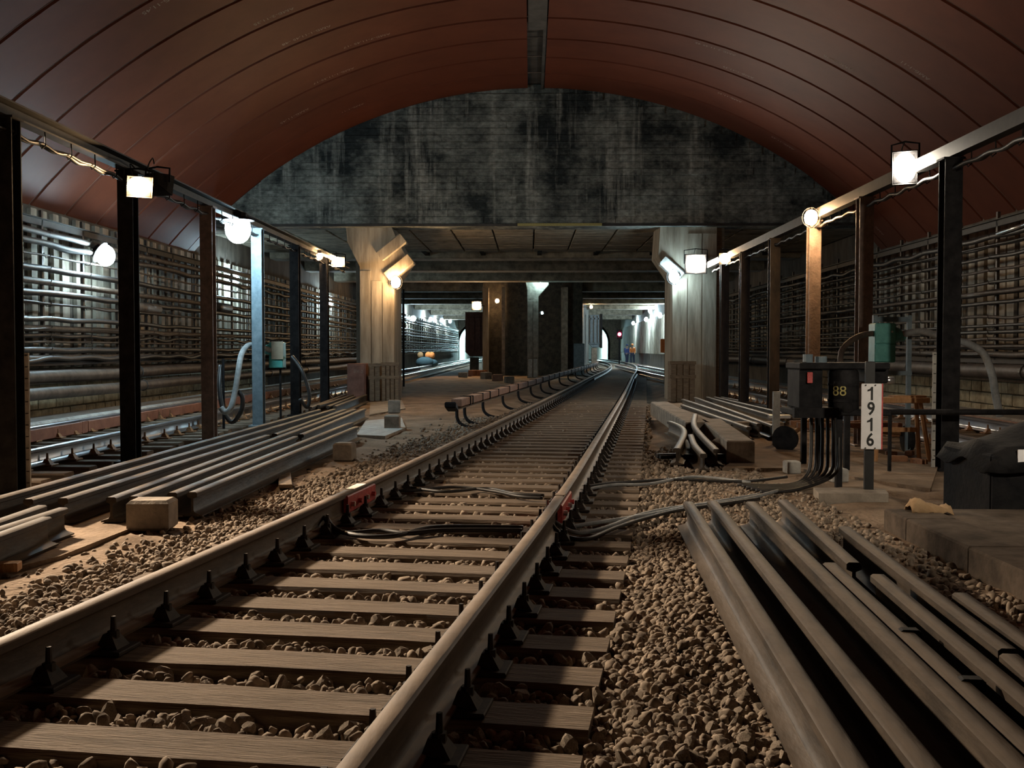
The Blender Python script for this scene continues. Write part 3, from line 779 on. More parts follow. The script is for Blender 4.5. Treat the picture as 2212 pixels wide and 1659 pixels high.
for i in solo:
    x, y, z, s = stones[i]
    o = link('ballast_stone', random.choice(rock_me), None, (x, y, z)); o.rotation_euler = (random.random() * 6, random.random() * 6, random.random() * 6)
    k = s * 1.0; o.scale = (k * random.uniform(0.9, 1.35), k * random.uniform(0.8, 1.1), k * random.uniform(0.65, 0.95))
    tag(o, 'brown crushed stone lying loose in the track ballast', 'stone', 'loose ballast stones')
V, Fc, base = [], [], 0
for i in rest:
    x, y, z, s = stones[i]
    T = RF if y < 6 else RC
    vs, fs = T[random.randrange(len(T))]
    p = (vs * np.array([random.uniform(0.9, 1.35), random.uniform(0.8, 1.1), random.uniform(0.6, 0.95)]) * s) @ rand_rot().T + np.array([x, y, z])
    V.append(p); Fc.append(fs + base); base += len(p)
V = np.concatenate(V); Fc = np.concatenate(Fc)
me = bpy.data.meshes.new('ballast')
me.vertices.add(len(V)); me.vertices.foreach_set('co', V.astype(np.float32).ravel())
me.loops.add(Fc.size); me.loops.foreach_set('vertex_index', Fc.astype(np.int32).ravel())
me.polygons.add(len(Fc)); me.polygons.foreach_set('loop_start', np.arange(0, Fc.size, 3, dtype=np.int32)); me.polygons.foreach_set('loop_total', np.full(len(Fc), 3, np.int32))
me.update(calc_edges=True); me.validate(); me.materials.append(MATS['stone_plain'])
tag(link('ballast_gravel', me), 'crushed brown stone ballast spread along the main track', 'gravel', kind='stuff')

# ------------------------------------------------------------------ loose rails
def loose(px0, px1, label, group, name='loose_rail', z=RAILZ, roll=0, ext=(0, 0)):
    a, b = PZ(*px0, z), PZ(*px1, z); a.z = b.z = 0.0
    d = (b - a).normalized(); a = a - d * ext[0]; b = b + d * ext[1]
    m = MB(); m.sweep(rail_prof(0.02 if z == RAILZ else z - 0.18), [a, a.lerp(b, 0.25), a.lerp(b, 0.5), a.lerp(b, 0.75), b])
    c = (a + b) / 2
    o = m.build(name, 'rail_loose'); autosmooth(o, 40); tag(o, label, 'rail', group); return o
g1 = 'rails stacked beside the dark posts'
ORD = ['first', 'second', 'third', 'fourth', 'fifth', 'sixth', 'seventh', 'eighth', 'ninth', 'tenth', 'eleventh', 'twelfth', 'thirteenth', 'fourteenth', 'fifteenth', 'sixteenth']
for k_, (a, b, e) in enumerate([((0, 1072), (689, 884), (2.0, 0)), ((61, 1078), (722, 883), (0, 0)), ((136, 1076), (577, 939), (0, 0)), ((593, 937), (744, 884), (0, 0)), ((240, 1074), (766, 883), (0, 0)),
                ((289, 1072), (638, 942), (0, 0)), ((650, 938), (787, 882), (0, 0)), ((372, 1064), (758, 912), (0, 0)), ((415, 1063), (770, 921), (0, 0))]):
    loose(a, b, 'rusty rail of the long stack, %s counted from the dark posts' % ORD[k_], g1, ext=e)
for a, b in [((670, 879), (746, 851)), ((687, 875), (761, 852)), ((708, 877), (765, 855)), ((723, 877), (790, 852))]:
    loose(a, b, 'short spare rail in the small pile before the brown steel box', 'short rails before the brown box')
for a, b, e in [((-40, 1136), (90, 1091), (0.8, 0)), ((-40, 1152), (136, 1096), (0.7, 0)), ((-40, 1166), (100, 1116), (0.6, 0))]:
    loose(a, b, 'short worn rail piece at the end of the long rail stack', 'short worn rail pieces', ext=e)
g2 = 'rails laid beside the concrete platform'
for (a, b, e), lb in zip([((1853, 1659), (1487, 1083), (1.2, 0)), ((2012, 1659), (1539, 1081), (1.2, 0)), ((2210, 1655), (1622, 1083), (1.2, 0)), ((1845, 1215), (1692, 1079), (0, 0)),
                ((2179, 1401), (1825, 1137), (0, 0)), ((2212, 1500), (1897, 1240), (1.6, 0)), ((2212, 1377), (2075, 1280), (1.4, 0))], ['long spare rail bordering the ballast', 'second long spare rail counted from the ballast', 'third long spare rail counted from the ballast', 'short spare rail ending against the strapped rail', 'spare rail along the gravel strip by the concrete platform', 'spare rail next to the strapped rail, on its platform side', 'spare rail end closest to the concrete platform']):
    loose(a, b, lb, g2, ext=e)
jr = loose((2212, 1596), (1793, 1215), 'spare rail with two joint straps, lying beside the concrete platform', None, ext=(1.4, 0))
for px in ((1965, 1362), (2098, 1468)):
    p = PZ(px[0], px[1], RAILZ); q = MB(); q.sweep([(u * 1.10, v + (0.004 if v > 0.1 else 0)) for u, v in rail_prof(0.018, 0.185)], [(p.x - 0.002, p.y - 0.02, 0), (p.x + 0.002, p.y + 0.02, 0)]); q.build('joint_strap', 'black_iron', jr)
p = PZ(2180, 1405, RAILZ)
loose((2240, 1462), (2182, 1412), 'rail stub butting the end of a spare rail by the platform', None, ext=(0.6, 0))
g3 = 'rails piled beside the machine stand'
for a, b in [((1640, 915), (1475, 862)), ((1672, 918), (1502, 858)), ((1690, 902), (1528, 857)), ((1700, 892), (1545, 857)), ((1705, 884), (1560, 857)), ((1618, 922), (1474, 874))]:
    loose(a, b, 'spare rail in the pile behind the concrete beams', g3)

# ------------------------------------------------------------------ posts, overhead beams, hung cable
def i_section(w, d, t=0.014):
    return [(-w / 2, -d / 2), (w / 2, -d / 2), (w / 2, -d / 2 + t), (t / 2, -d / 2 + t), (t / 2, d / 2 - t), (w / 2, d / 2 - t), (w / 2, d / 2), (-w / 2, d / 2), (-w / 2, d / 2 - t), (-t / 2, d / 2 - t), (-t / 2, -d / 2 + t), (-w / 2, -d / 2 + t)]
def steel_post(x, y, ztop, mat, label, group, w=0.17):
    t = thing('steel_post', label, 'post', (x, y, 0), 0, group)
    m = MB(); m.prism(i_section(w, 0.17), -0.15, ztop, 'z'); m.build('shaft', mat, t)
    m = MB(); m.box((0, 0, -0.0), (0.28, 0.28, 0.03), ch=0.005); m.build('base_plate', mat, t)
    m = MB(); m.box((0, 0, ztop - 0.01), (w + 0.04, 0.2, 0.02)); m.build('cap_plate', mat, t)
    return t
XPL, XPR, ZB = -4.45, 4.34, 3.22
def post_y(px, X): return abs(X) * 1.0 * FPX / abs(px - 1145)
left_posts = [(12, 'black_iron', 'dark steel post with a pale marker strip, beside the rail stack', None), (275, 'black_iron', 'dark steel post under the warm floodlight with cable loop', None),  # black puts the unlit fronts of the dark posts into their colour
              (448, 'post_paint', 'brown painted post between dark posts of the row by the rail stack', None), (556, 'blue_grey', 'post with cold lamp light painted in as blue-grey, beside the small teal box', None),  # blue post: tint of the cold globe's light put into its colour
              (637, 'black_iron', 'dark steel post just past the small teal box', None), (700, 'black_iron', 'dark steel post ending the row before the red-brown steel box', None)]
for px, mt, lb_, gr in left_posts: steel_post(XPL, post_y(px, XPL), ZB, mt, lb_, gr)
right_posts = [(2041, 'black_iron', 'black steel post beside the covered box', None), (1860, 'post_paint', 'brown post standing behind the big teal box', None), (1752, 'post_paint', 'pale speckled post under a floodlight behind the machine stand', None),
               (1668, 'post_steel', 'steel post next to the pale speckled post, before the side track', None), (1605, 'post_steel', 'darkest thin steel post standing before the side track', None), (1562, 'post_steel', 'steel post under a warm floodlight, close to the portal pillar', None)]
for px, mt, lb_, gr in right_posts: steel_post(XPR, post_y(px, XPR), ZB, mt, lb_, gr, 0.18)
# measuring strip painted on the posts
for X, px in ((XPL, 12), (XPR, 2041)):
    yy = post_y(px, X); t = thing('scale_strip', 'narrow pale marker strip standing against a %s post' % ('dark' if X < 0 else 'black'), 'marker', (X + (0.12 if X < 0 else -0.12), yy + 0.05, 0))
    m = MB(); m.box((0, 0, 0.62), (0.035, 0.02, 1.2)); m.build('strip', 'concrete_pale', t)
    for k in range(12): m = MB(); m.box((0, -0.012, 0.1 + k * 0.1), (0.025, 0.006, 0.008)); m.build('graduation', 'black_paint', t)
for X, lab in ((XPL, 'overhead steel channel carrying lamps above the rail stack'), (XPR, 'overhead steel channel carrying lamps above the machine stand')):
    t = thing('overhead_beam', lab, 'beam', (X, 0, ZB))
    m = MB(); m.prism([(-0.06, 0.0), (0.06, 0.0), (0.06, 0.015), (-0.045, 0.015), (-0.045, 0.125), (0.06, 0.125), (0.06, 0.14), (-0.06, 0.14)], 3.0, 24.8); m.build('channel', 'beam_steel', t)
    for k in range(40):
        yy = 3.4 + k * 0.53; m = MB(); m.tube([(0.05, yy, 0.02), (0.055, yy, -0.12), (0.02, yy, -0.15), (0.0, yy, -0.11)], 0.007, 5); m.build('hanger', 'black_iron', t)
    for r_, off in ((0.022, 0.0), (0.014, 0.03)):
        pts = []
        for k in range(40):
            yy = 3.4 + k * 0.53; pts += [(off + 0.0, yy, -0.105), (off + random.uniform(-.01, .01), yy + 0.26, -0.115 - random.random() * 0.022)]
        m = MB(); m.tube(smooth_path(pts, 3), r_, 6)
        o = m.build('hung_cable', 'cable', None, True, (X, 0, ZB)); tag(o, 'black cable slung under the overhead channel above the %s' % ('rail stack' if X < 0 else 'machine stand'), 'cable', 'cables slung under the channel by the %s' % ('rail stack' if X < 0 else 'machine stand'))

# ------------------------------------------------------------------ cable racks
def cable_rack(X, sg, y0, y1, ztop, zbot, first, what, levels, cab_label, cab_group):
    t = thing('cable_rack', 'long dark steel cable rack on the wall %s' % what, 'rack', (X, 0, 0))
    m = MB(); m.box((0, (y0 + y1) / 2, ztop), (0.05, y1 - y0, 0.12), ch=0.006); m.box((-sg * 0.05, (y0 + y1) / 2, ztop + 0.05), (0.10, y1 - y0, 0.012)); m.build('top_rail', 'beam_steel', t)
    m = MB(); m.box((0, (y0 + y1) / 2, zbot), (0.05, y1 - y0, 0.11), ch=0.006); m.build('bottom_rail', 'beam_steel', t)
    pm = MB(); pm.box((0, 0, (ztop + zbot) / 2 + 0.1), (0.05, 0.06, ztop - zbot + 0.2), ch=0.006); pme = pm.mesh('upright', 'post_steel')
    hk = MB()
    for z in levels: hk.tube([(-sg * 0.02, 0.04, z + 0.03), (-sg * 0.05, 0.04, z - 0.055), (-sg * 0.12, 0.04, z - 0.055), (-sg * 0.15, 0.04, z + 0.02)], 0.008, 4)
    hme = hk.mesh('hook_strip', 'post_steel')
    y = first
    while y - 1.53 > y0: y -= 1.53
    Y = []
    while y < y1:
        Y.append(y); u = link('upright', pme, t, (0, y, 0)); 
        if y < 40: link('hook_strip', hme, u, (0, 0, 0))['kind'] = 'stuff'
        y += 1.53
    for li, z in enumerate(levels):
        for dup in range(2 if random.random() < 0.45 else 1):
            pts = []; off = -sg * (0.085 + 0.035 * dup); r_ = random.choice([0.02, 0.028, 0.036, 0.045, 0.055])
            sag = random.choice([0.004, 0.01, 0.018, 0.05]); ph = random.random() * 6
            for yy in Y:
                if yy > (46 if X > 0 else 112): break
                pts += [(X + off, yy, z - 0.02), (X + off + random.uniform(-.02, .02), yy + 0.76, z - 0.02 - sag * random.uniform(-0.3, 1.3) + 0.012 * math.sin(yy * 0.8 + ph))]
            m = MB(); m.tube(smooth_path(pts, 3), r_, 7)
            tag(m.build('rack_cable', 'cable' if random.random() < 0.6 else 'cable_brown', None, True), 'dark cable on the %s level up the rack above the %s' % (ORD[li], cab_label), 'cable', cab_group)
    return t
lv = [1.13, 1.26, 1.40, 1.51, 1.62, 1.78, 2.02, 2.20, 2.38, 2.60, 2.82, 3.02, 3.18]
cable_rack(-8.05, -1, 8.5, 114, 3.34, 1.03, 16.7, 'above the two lagged pipes', lv, 'lagged pipes', 'cables on the rack above the lagged pipes')
cable_rack(8.12, 1, 9.5, 56, 3.44, 1.06, 17.9, 'above the single thick pipe', [z + 0.06 for z in lv], 'thick pipe', 'cables on the rack above the thick pipe')
def wall_pipe(X, z, r, y0, y1, label, group=None, mat='pipe'):
    pts = [(X, y, z + 0.01 * math.sin(y * 0.9)) for y in np.arange(y0, y1, 1.0)]
    m = MB(); m.tube(pts, r, 12); o = m.build('wall_pipe', mat, None, True); tag(o, label, 'pipe', group)
    for k in range(6): f = MB(); f.cyl((X, y0 + 2 + k * 5, z), (X, y0 + 2.05 + k * 5, z), r * 1.18, 12); f.build('flange', 'post_steel', o, False)
wall_pipe(-7.95, 0.80, 0.11, 8.5, 60, 'thick lagged pipe just under the cable rack of the single track')
wall_pipe(-7.85, 0.53, 0.10, 8.5, 60, 'thick lagged pipe above the pale ledge of the single track')
wall_pipe(8.0, 0.88, 0.12, 9.5, 56, 'single thick pipe under the cable rack behind the machine stand')
sl = MB(); p = PX(1320 * 0 + 335, 668, -7.95); sl.cyl((p.x, p.y - 1.6, p.z), (p.x, p.y + 0.1, p.z), 0.11, 12, 0.11); sl.ball((p.x, p.y + 0.1, p.z), 0.11, 12, 6, (1, 1.4, 1)); tag(sl.build('cable_sleeve', 'cable_brown', None, True), 'fat brown splice sleeve on the rack above the lagged pipes', 'cable sleeve')
sl = MB(); p = PX(490, 666, -7.93); sl.cyl((p.x, p.y - 1.6, p.z), (p.x, p.y + 0.1, p.z), 0.12, 12); sl.ball((p.x, p.y + 0.1, p.z), 0.12, 12, 6, (1, 1.4, 1)); tag(sl.build('cable_sleeve', 'cable', None, True), 'fat black splice sleeve on the rack under the round wall bulb', 'cable sleeve')
sl = MB(); p, q = PX(2155, 505, 7.95), PX(2230, 480, 7.95); sl.cyl(p, q, 0.035, 8); tag(sl.build('tube_fitting', 'steel_bright', None, True), 'pale tube fixed along the top of the cable rack', 'tube')

# ------------------------------------------------------------------ third rail with cover boards beside the main track
t = thing('third_rail', 'third rail under gapped brown cover boards beside the ballasted track', 'third rail', (0, 0, 0))
OFF = -GA - 0.92
m = MB(); m.sweep([(-0.04, 0.27), (0.04, 0.27), (0.04, 0.33), (-0.04, 0.33)], [track_pt(y, OFF, 0) for y in np.arange(16.2, 72, 1.0)]); m.build('contact_rail', 'rail_steel', t)
y = 16.3; k = 0
lens = [0.9, 0.22, 1.05, 0.85, 1.1, 1.6, 1.5]
while y < 70:
    L = lens[k] if k < len(lens) else 1.9
    p = track_pt(y + L / 2, OFF, 0.38); _, d, s = track_frame(y + L / 2)
    m = MB(); m.box((0, 0, 0), (0.17, L - 0.08, 0.13), ch=0.012); o = m.build('cover_board', 'cover_board', t, loc=p); o.rotation_euler = (0, 0, math.atan2(-d.x, d.y) if k % 3 else math.atan2(-d.x, d.y) + 0.01)
    m = MB(); m.box((0, L / 2, 0.0), (0.19, 0.045, 0.15)); o2 = m.build('clip', 'black_iron', t, loc=p); o2.rotation_euler = (0, 0, math.atan2(-d.x, d.y))
    y += L; k += 1
p = track_pt(15.95, OFF, 0.34); m = MB(); m.box((0, 0, 0), (0.18, 0.5, 0.1), rot=Matrix.Rotation(math.radians(-10), 3, 'X'), ch=0.02); o = m.build('end_ramp', 'black_iron', t, loc=p)
for yy in list(np.arange(16.5, 34, 2.6)) + [17.2] + list(np.arange(36, 70, 4)):
    a = track_pt(yy, OFF - 0.02, 0.33); b = track_pt(yy - 0.03, OFF, 0.10); c = track_pt(yy - 0.05, OFF + 0.14, -0.01); d_ = track_pt(yy - 0.05, OFF + 0.45, -0.05); e = track_pt(yy - 0.05, OFF + 0.75, -0.06)
    m = MB(); m.tube(smooth_path([a, b, c, d_, e], 5), 0.028, 8); m.build('goose_neck', 'black_iron', t, True)

# ------------------------------------------------------------------ machine stand, sign, boxes
def hose(name, pts, r, mat, label, cat='hose', group=None, n=6):
    m = MB(); m.tube(smooth_path(pts, n), r, 10); return tag(m.build(name, mat, None, True), label, cat, group)
# numbered sign
sp = PZ(1876, 1058, 0.06)
t = thing('number_sign', 'white upright number board reading 1916 on a black post', 'sign', (sp.x, sp.y, 0))
m = MB(); m.box((0, 0, 0.6), (0.075, 0.05, 1.1), ch=0.006); m.build('post', 'black_paint', t)
a_, b_ = PD(1865, 829, sp.y - 0.06), PD(1905, 971, sp.y - 0.06)
m = MB(); m.box(((a_.x + b_.x) / 2 - sp.x, -0.045, (a_.z + b_.z) / 2), (b_.x - a_.x, 0.012, a_.z - b_.z), ch=0.004); plate = m.build('plate', 'white_plate', t); t.rotation_euler = (0, 0, -0.15)
m = MB(); m.box((b_.x - sp.x + 0.006, -0.035, (a_.z + b_.z) / 2), (0.012, 0.03, a_.z - b_.z)); m.build('edge', 'red_paint', t)  # lens colour fringe drawn as a red strip on the plate
for ch, px, py in (('1', 1884, 850), ('9', 1884, 884), ('1', 1883, 917), ('6', 1882, 951)):
    me = text_mesh(ch, 0.152, 0.003); p = PD(px, py, sp.y - 0.055)
    if ch == '1':     # a one with its flag, as painted on the board
        me = bpy.data.meshes.new('digit'); me.from_pydata([(-0.002, -0.056, 0), (0.018, -0.056, 0), (0.018, 0.056, 0), (0.002, 0.056, 0), (-0.002, 0.024, 0), (-0.034, 0.016, 0), (-0.034, 0.031, 0), (-0.010, 0.040, 0)], [], [(0, 1, 2, 4), (4, 2, 3), (5, 4, 3, 7), (5, 7, 6)])
    me.materials.clear(); me.materials.append(MATS['black_paint'])
    o = link('digit', me, plate, (p.x - sp.x, -0.0535, p.z)); o.rotation_euler = (PI / 2, 0, 0); o.scale = (0.85, 1, 1)
for px, py in ((1873, 832), (1893, 832), (1872, 968), (1892, 968)):
    p = PD(px, py, sp.y - 0.055); m = MB(); m.cyl((p.x - sp.x, -0.06, p.z), (p.x - sp.x, -0.05, p.z), 0.006, 6); m.build('rivet', 'black_paint', plate)
q = PZ(1848, 1083, 0); m = MB(); m.prism([(-0.30, -0.14), (0.27, -0.15), (0.33, 0.1), (0.2, 0.22), (-0.25, 0.2)], -0.03, 0.065, 'z'); o = m.build('footing_slab', 'concrete', None, loc=(q.x, q.y + 0.15, 0)); tag(o, 'rough pale concrete slab under the numbered sign', 'slab')

# machine stand with black drums
base = PZ(1813, 1050, 0.0)
MX, MY = base.x, base.y + 0.15
t = thing('machine_stand', 'black steel stand carrying a drum and cabinet with red tag, beside the numbered sign', 'machine', (MX, MY, 0))
def rel(px, py, D=None): 
    p = PD(px, py, D or MY); return Vector((p.x - MX, p.y - MY, p.z))
def rel_box(name, x0, y0, x1, y1, mat, depth=0.25, D=None, ch=0.01, parent=None):
    a, b = rel(x0, y0, D), rel(x1, y1, D); m = MB()
    m.box(((a.x + b.x) / 2, a.y, (a.z + b.z) / 2), (b.x - a.x, depth, a.z - b.z), ch=ch); return m.build(name, mat, parent or t)
rel_box('top_frame', 1712, 783, 1902, 797, 'black_iron', 0.5)
rel_box('bottom_frame', 1700, 881, 1904, 895, 'black_iron', 0.5)
rel_box('cabinet', 1714, 797, 1762, 880, 'black_iron', 0.42)
rel_box('side_cabinet', 1864, 790, 1904, 826, 'black_iron', 0.35)
a = rel(1812, 798); b = rel(1812, 888); m = MB(); m.tube([(a.x, -0.14, a.z), (a.x, -0.14, a.z - 0.03), (b.x, -0.14, b.z + 0.03), (b.x, -0.14, b.z)], [0.12, 0.135, 0.135, 0.115], 20); drum = autosmooth(m.build('drum', 'black_iron', t))
for s in (0.35, 0.72):
    m = MB(); zz = a.z + (b.z - a.z) * s; m.cyl((a.x, -0.14, zz - 0.012), (a.x, -0.14, zz + 0.012), 0.139, 20); m.build('hoop', 'black_iron', drum)
me = text_mesh('88', 0.13); me.materials.clear(); me.materials.append(MATS['yellow_paint']); p = rel(1790, 843)
for v in me.vertices:
    u, w = v.co.x, v.co.y; th = (u - 0.075) / 0.1365; v.co = (a.x + 0.1375 * math.sin(th), -0.14 - 0.1375 * math.cos(th), p.z + w)
link('lettering', me, drum)
m = MB(); a2 = rel(1735, 798); m.box((a2.x, -0.23, a2.z - 0.07), (0.045, 0.02, 0.10), ch=0.004); tag(m.build('tag', 'red_paint', t), 'red tag')
for i_, (px, py) in enumerate(((1737, 1006), (1770, 1022), (1813, 1050), (1830, 1020))):
    g = PZ(px, py, 0.0); m = MB(); m.box((g.x - MX, g.y - MY + 0.03, 0.33), (0.055, 0.055, 0.70)); m.build('leg', 'black_iron', t)
m = MB(); m.cyl(rel(1800, 790) + Vector((-.3, 0, 0)), rel(1800, 782) + Vector((-.3, 0, 0)), 0.06, 10); m.build('terminal', 'black_iron', t)
m = MB(); e = rel(1745, 770); m.cyl((e.x, 0, e.z - 0.08), (e.x, 0, e.z + 0.02), 0.045, 10); m.cyl((e.x + 0.12, 0, e.z - 0.08), (e.x + 0.12, 0, e.z), 0.055, 10); m.build('valve', 'blue_grey', t)
m = MB(); a3, b3 = rel(1908, 822), rel(1930, 822); m.cyl(a3, b3, 0.035, 12); m.cyl(a3 - Vector((0.1, 0, 0)), a3, 0.025, 10); tag(m.build('cap_fitting', 'steel_bright', t, True), 'bright metal cap')
m = MB(); a4, b4 = rel(1697, 885), rel(1790, 893); m.box(((a4.x + b4.x) / 2, -0.28, a4.z - 0.01), (b4.x - a4.x, 0.07, 0.09)); m.build('arm', 'black_iron', t)
for px, py, s in ((1722, 1022, 0.14), (1822, 1040, 0.16)):
    g = PZ(px, py, 0); m = MB(); m.box((0, 0, 0.05), (s, s, 0.13), rz=0.1, ch=0.012); tag(m.build('footing_block', 'concrete_pale', None, loc=(g.x - 0.03, g.y + 0.1, 0)), 'small pale concrete block at the foot of the machine stand', 'block', 'footing blocks of the machine stand')
# cables dropping from the stand
for k in range(6):
    x_ = -0.25 + k * 0.05
    pts = [(MX + x_, MY - 0.1, 0.66), (MX + x_ - 0.01, MY - 0.15, 0.35), (MX + x_ - 0.06, MY - 0.22, 0.12), (MX + x_ - 0.25 - 0.05 * k, MY - 0.3 - 0.06 * k, 0.03), (MX + x_ - 0.7 - 0.03 * k, MY - 0.25 - 0.1 * k, 0.025)]
    hose('drop_cable', pts, 0.016, 'cable', 'black cable dropping from the machine stand to the ground', 'cable', 'cables under the machine stand')
# cables across the track
def ground_cable(px, label, group, z=0.03, r=0.014, mat='cable'):
    m_ = [PZ(x, y, z + dz) for x, y, dz in px]; hose('ground_cable', m_, r, mat, label, 'cable', group)
gl = 'black cable crossing the sleepers between the red joints'; gg = 'cables crossing the sleepers'
ground_cable([(790, 1052, 0), (870, 1052, 0), (960, 1062, 0.01), (1050, 1055, 0), (1110, 1066, 0), (1175, 1070, 0)], gl, gg)
ground_cable([(790, 1058, 0), (880, 1060, 0), (980, 1052, 0.01), (1060, 1060, 0), (1120, 1072, 0), (1172, 1076, 0)], gl, gg)
ground_cable([(702, 1112, 0.06), (722, 1140, 0), (770, 1156, 0), (850, 1158, 0), (930, 1140, 0), (1040, 1138, 0), (1130, 1140, 0)], gl, gg, r=0.016)
ground_cable([(700, 1118, 0.06), (740, 1150, 0), (820, 1146, 0), (880, 1152, 0), (950, 1146, 0), (1050, 1145, 0), (1128, 1146, 0)], gl, gg, r=0.016)
gl = 'black cable trailing over the ballast to the machine stand'; gg = 'cables trailing over the ballast'
ground_cable([(1190, 1130, 0.05), (1215, 1155, 0), (1265, 1165, 0), (1330, 1140, 0), (1400, 1118, 0), (1480, 1100, 0), (1640, 1078, 0)], gl, gg)
ground_cable([(1190, 1120, 0.05), (1240, 1150, 0), (1300, 1142, 0), (1390, 1110, 0), (1470, 1095, 0), (1600, 1080, 0), (1680, 1060, 0)], gl, gg, mat='hose')
ground_cable([(1230, 1138, 0), (1310, 1126, 0), (1400, 1112, 0), (1500, 1092, 0), (1640, 1068, 0)], gl, gg, mat='hose')
ground_cable([(1220, 1058, 0), (1300, 1046, 0), (1380, 1040, 0), (1460, 1036, 0), (1600, 1040, 0), (1700, 1030, 0.02)], gl, gg)
ground_cable([(1225, 1066, 0), (1320, 1048, 0), (1400, 1046, 0), (1500, 1030, 0), (1620, 1042, 0)], gl, gg, mat='hose')

# covered black box on the concrete platform
t = thing('concrete_platform', 'low concrete platform of edge blocks beside the spare rails', 'platform', (0, 0, 0))
kx = 2.47
y = 7.12
for L in (0.42, 0.95, 1.1, 1.1, 1.2, 1.2):
    m = MB(); m.box((kx + 0.17, y - L / 2, 0.055), (0.34, L - 0.012, 0.17), ch=0.012); m.build('edge_block', 'platform', t); y -= L
m = MB(); m.box((4.2, 4.4, 0.03), (3.1, 5.6, 0.19)); m.build('slab', 'platform', t)
cy = 7.63
BX = 4.1
t = thing('covered_box', 'big dark wooden box under a black tarpaulin, beside the black post', 'box', (BX, cy, 0))
m = MB(); m.box((0, 0, 0.25), (1.70, 0.8, 0.52), ch=0.015); m.build('body', 'tarp', t)
for k in range(4):
    m = MB(); m.box((-0.638 + k * 0.425, -0.41, 0.25), (0.41, 0.03, 0.5), ch=0.006); m.build('plank', 'tarp', t)
vs = []; fs = []; n1, n2 = 22, 16
for j in range(n2 + 1):
    for i in range(n1 + 1):
        u, v = i / n1, j / n2; x = -0.90 + u * 1.85; yy = -0.47 + v * 0.96
        hgt = 0.53 + 0.20 * math.exp(-((u - 0.33) ** 2) / 0.05 - ((v - 0.55) ** 2) / 0.12) + 0.02 * math.sin(9 * u + 4 * v) + 0.015 * math.sin(23 * u * v + 3)
        edge = min(u, 1 - u, v, 1 - v); 
        if edge < 0.05: hgt -= 0.14 * (1 - edge / 0.05) + 0.03 * math.sin(14 * u + 11 * v)
        vs.append((x, yy, hgt))
for j in range(n2):
    for i in range(n1): fs.append((j * (n1 + 1) + i, j * (n1 + 1) + i + 1, (j + 1) * (n1 + 1) + i + 1, (j + 1) * (n1 + 1) + i))
m = MB(); m.add(vs, fs); o = m.build('tarpaulin', 'tarp', t, True); sd = o.modifiers.new('solid', 'SOLIDIFY'); sd.thickness = 0.012
p = PD(2206, 985, cy - 0.44); m = MB(); m.box((p.x - BX, p.y - cy, p.z), (0.05, 0.01, 0.09)); tag(m.build('paper_tag', 'white_plate', t), 'white paper tag')
p = PZ(2008, 1108, 0.13)
m = MB(); vs = []; 
for j in range(9):
    for i in range(13):
        u, v = i / 12, j / 8; vs.append((-0.14 + u * 0.28, -0.06 + v * 0.16, 0.004 + 0.085 * math.sin(PI * min(1, v * 1.15)) ** 0.6 * (0.75 + 0.3 * math.sin(5 * u + 1)) * (1 if 0 < i < 12 else 0.55) + 0.012 * math.sin(17 * u + 9 * v)))
m.add(vs, [(j * 13 + i, j * 13 + i + 1, (j + 1) * 13 + i + 1, (j + 1) * 13 + i) for j in range(8) for i in range(12)])
o = m.build('crumpled_cardboard', 'card', None, True, loc=(p.x, p.y, 0.128)); sd = o.modifiers.new('solid', 'SOLIDIFY'); sd.thickness = 0.006; tag(o, 'crumpled brown cardboard lying on the concrete platform', 'cardboard')
# black horizontal pipe by the black post
a = PD(1912, 890, 10.35); b = PD(2300, 893, 10.35)
t = thing('barrier_pipe', 'black horizontal barrier pipe crossing the black post', 'barrier', (0, 0, 0))
m = MB(); m.cyl((a.x, 10.35, a.z), (b.x, 10.35, a.z), 0.03, 10); m.build('pipe', 'black_iron', t, True)
for x_ in (a.x + 0.05, b.x - 0.1):
    m = MB(); m.cyl((x_, 10.35, -0.05), (x_, 10.35, a.z), 0.02, 8); m.build('leg', 'black_iron', t)

# teal junction boxes
def teal_box(x0, y0, x1, y1, D, label, side_left):
    a, b = PD(x0, y0, D), PD(x1, y1, D); w, h = b.x - a.x, a.z - b.z; dep = 0.22
    t = thing('junction_box', label, 'junction box', ((a.x + b.x) / 2, D, b.z), 0)
    m = MB(); m.box((0, dep / 2, h / 2), (w, dep, h), ch=0.012); m.build('body', 'teal', t)
    m = MB(); m.box((0, -0.008, h * 0.74), (w * 0.94, 0.016, h * 0.50), ch=0.004); m.build('door', 'teal', t)
    m = MB(); m.box((0, -0.008, h * 0.24), (w * 0.94, 0.016, h * 0.44), ch=0.004); m.build('door', 'teal', t)
    s = -1 if side_left else 1
    m = MB(); m.tube([(s * w * 0.45, dep / 2, h * 0.72), (s * (w * 0.5 + 0.06), dep / 2, h * 0.70), (s * (w * 0.5 + 0.15), dep / 2, h * 0.62)], [0.10, 0.085, 0.04], 12); m.build('cable_funnel', 'teal', t, True)
    m = MB(); m.cyl((w * 0.3, -0.02, h * 0.78), (w * 0.3, -0.03, h * 0.78), 0.012, 8); m.build('screw', 'steel_bright', t)
    return t, a, b
t1, a, b = teal_box(1890, 698, 1934, 783, 12.2, 'large teal junction box on a blue-grey stand above the machine stand', False)
st = thing('box_stand', 'blue-grey angle-iron stand holding the large teal junction box', 'stand', (0, 12.5, 0))
for px in (1890, 1964):
    p = PD(px, 690, 12.5); m = MB(); m.box((p.x, 0, p.z / 2), (0.05, 0.05, p.z + 0.1)); m.build('upright', 'blue_grey', st)
p0, p1 = PD(1886, 690, 12.5), PD(1968, 690, 12.5); m = MB(); m.box(((p0.x + p1.x) / 2, 0, p0.z), (p1.x - p0.x, 0.06, 0.06)); m.build('crossbar', 'blue_grey', st)
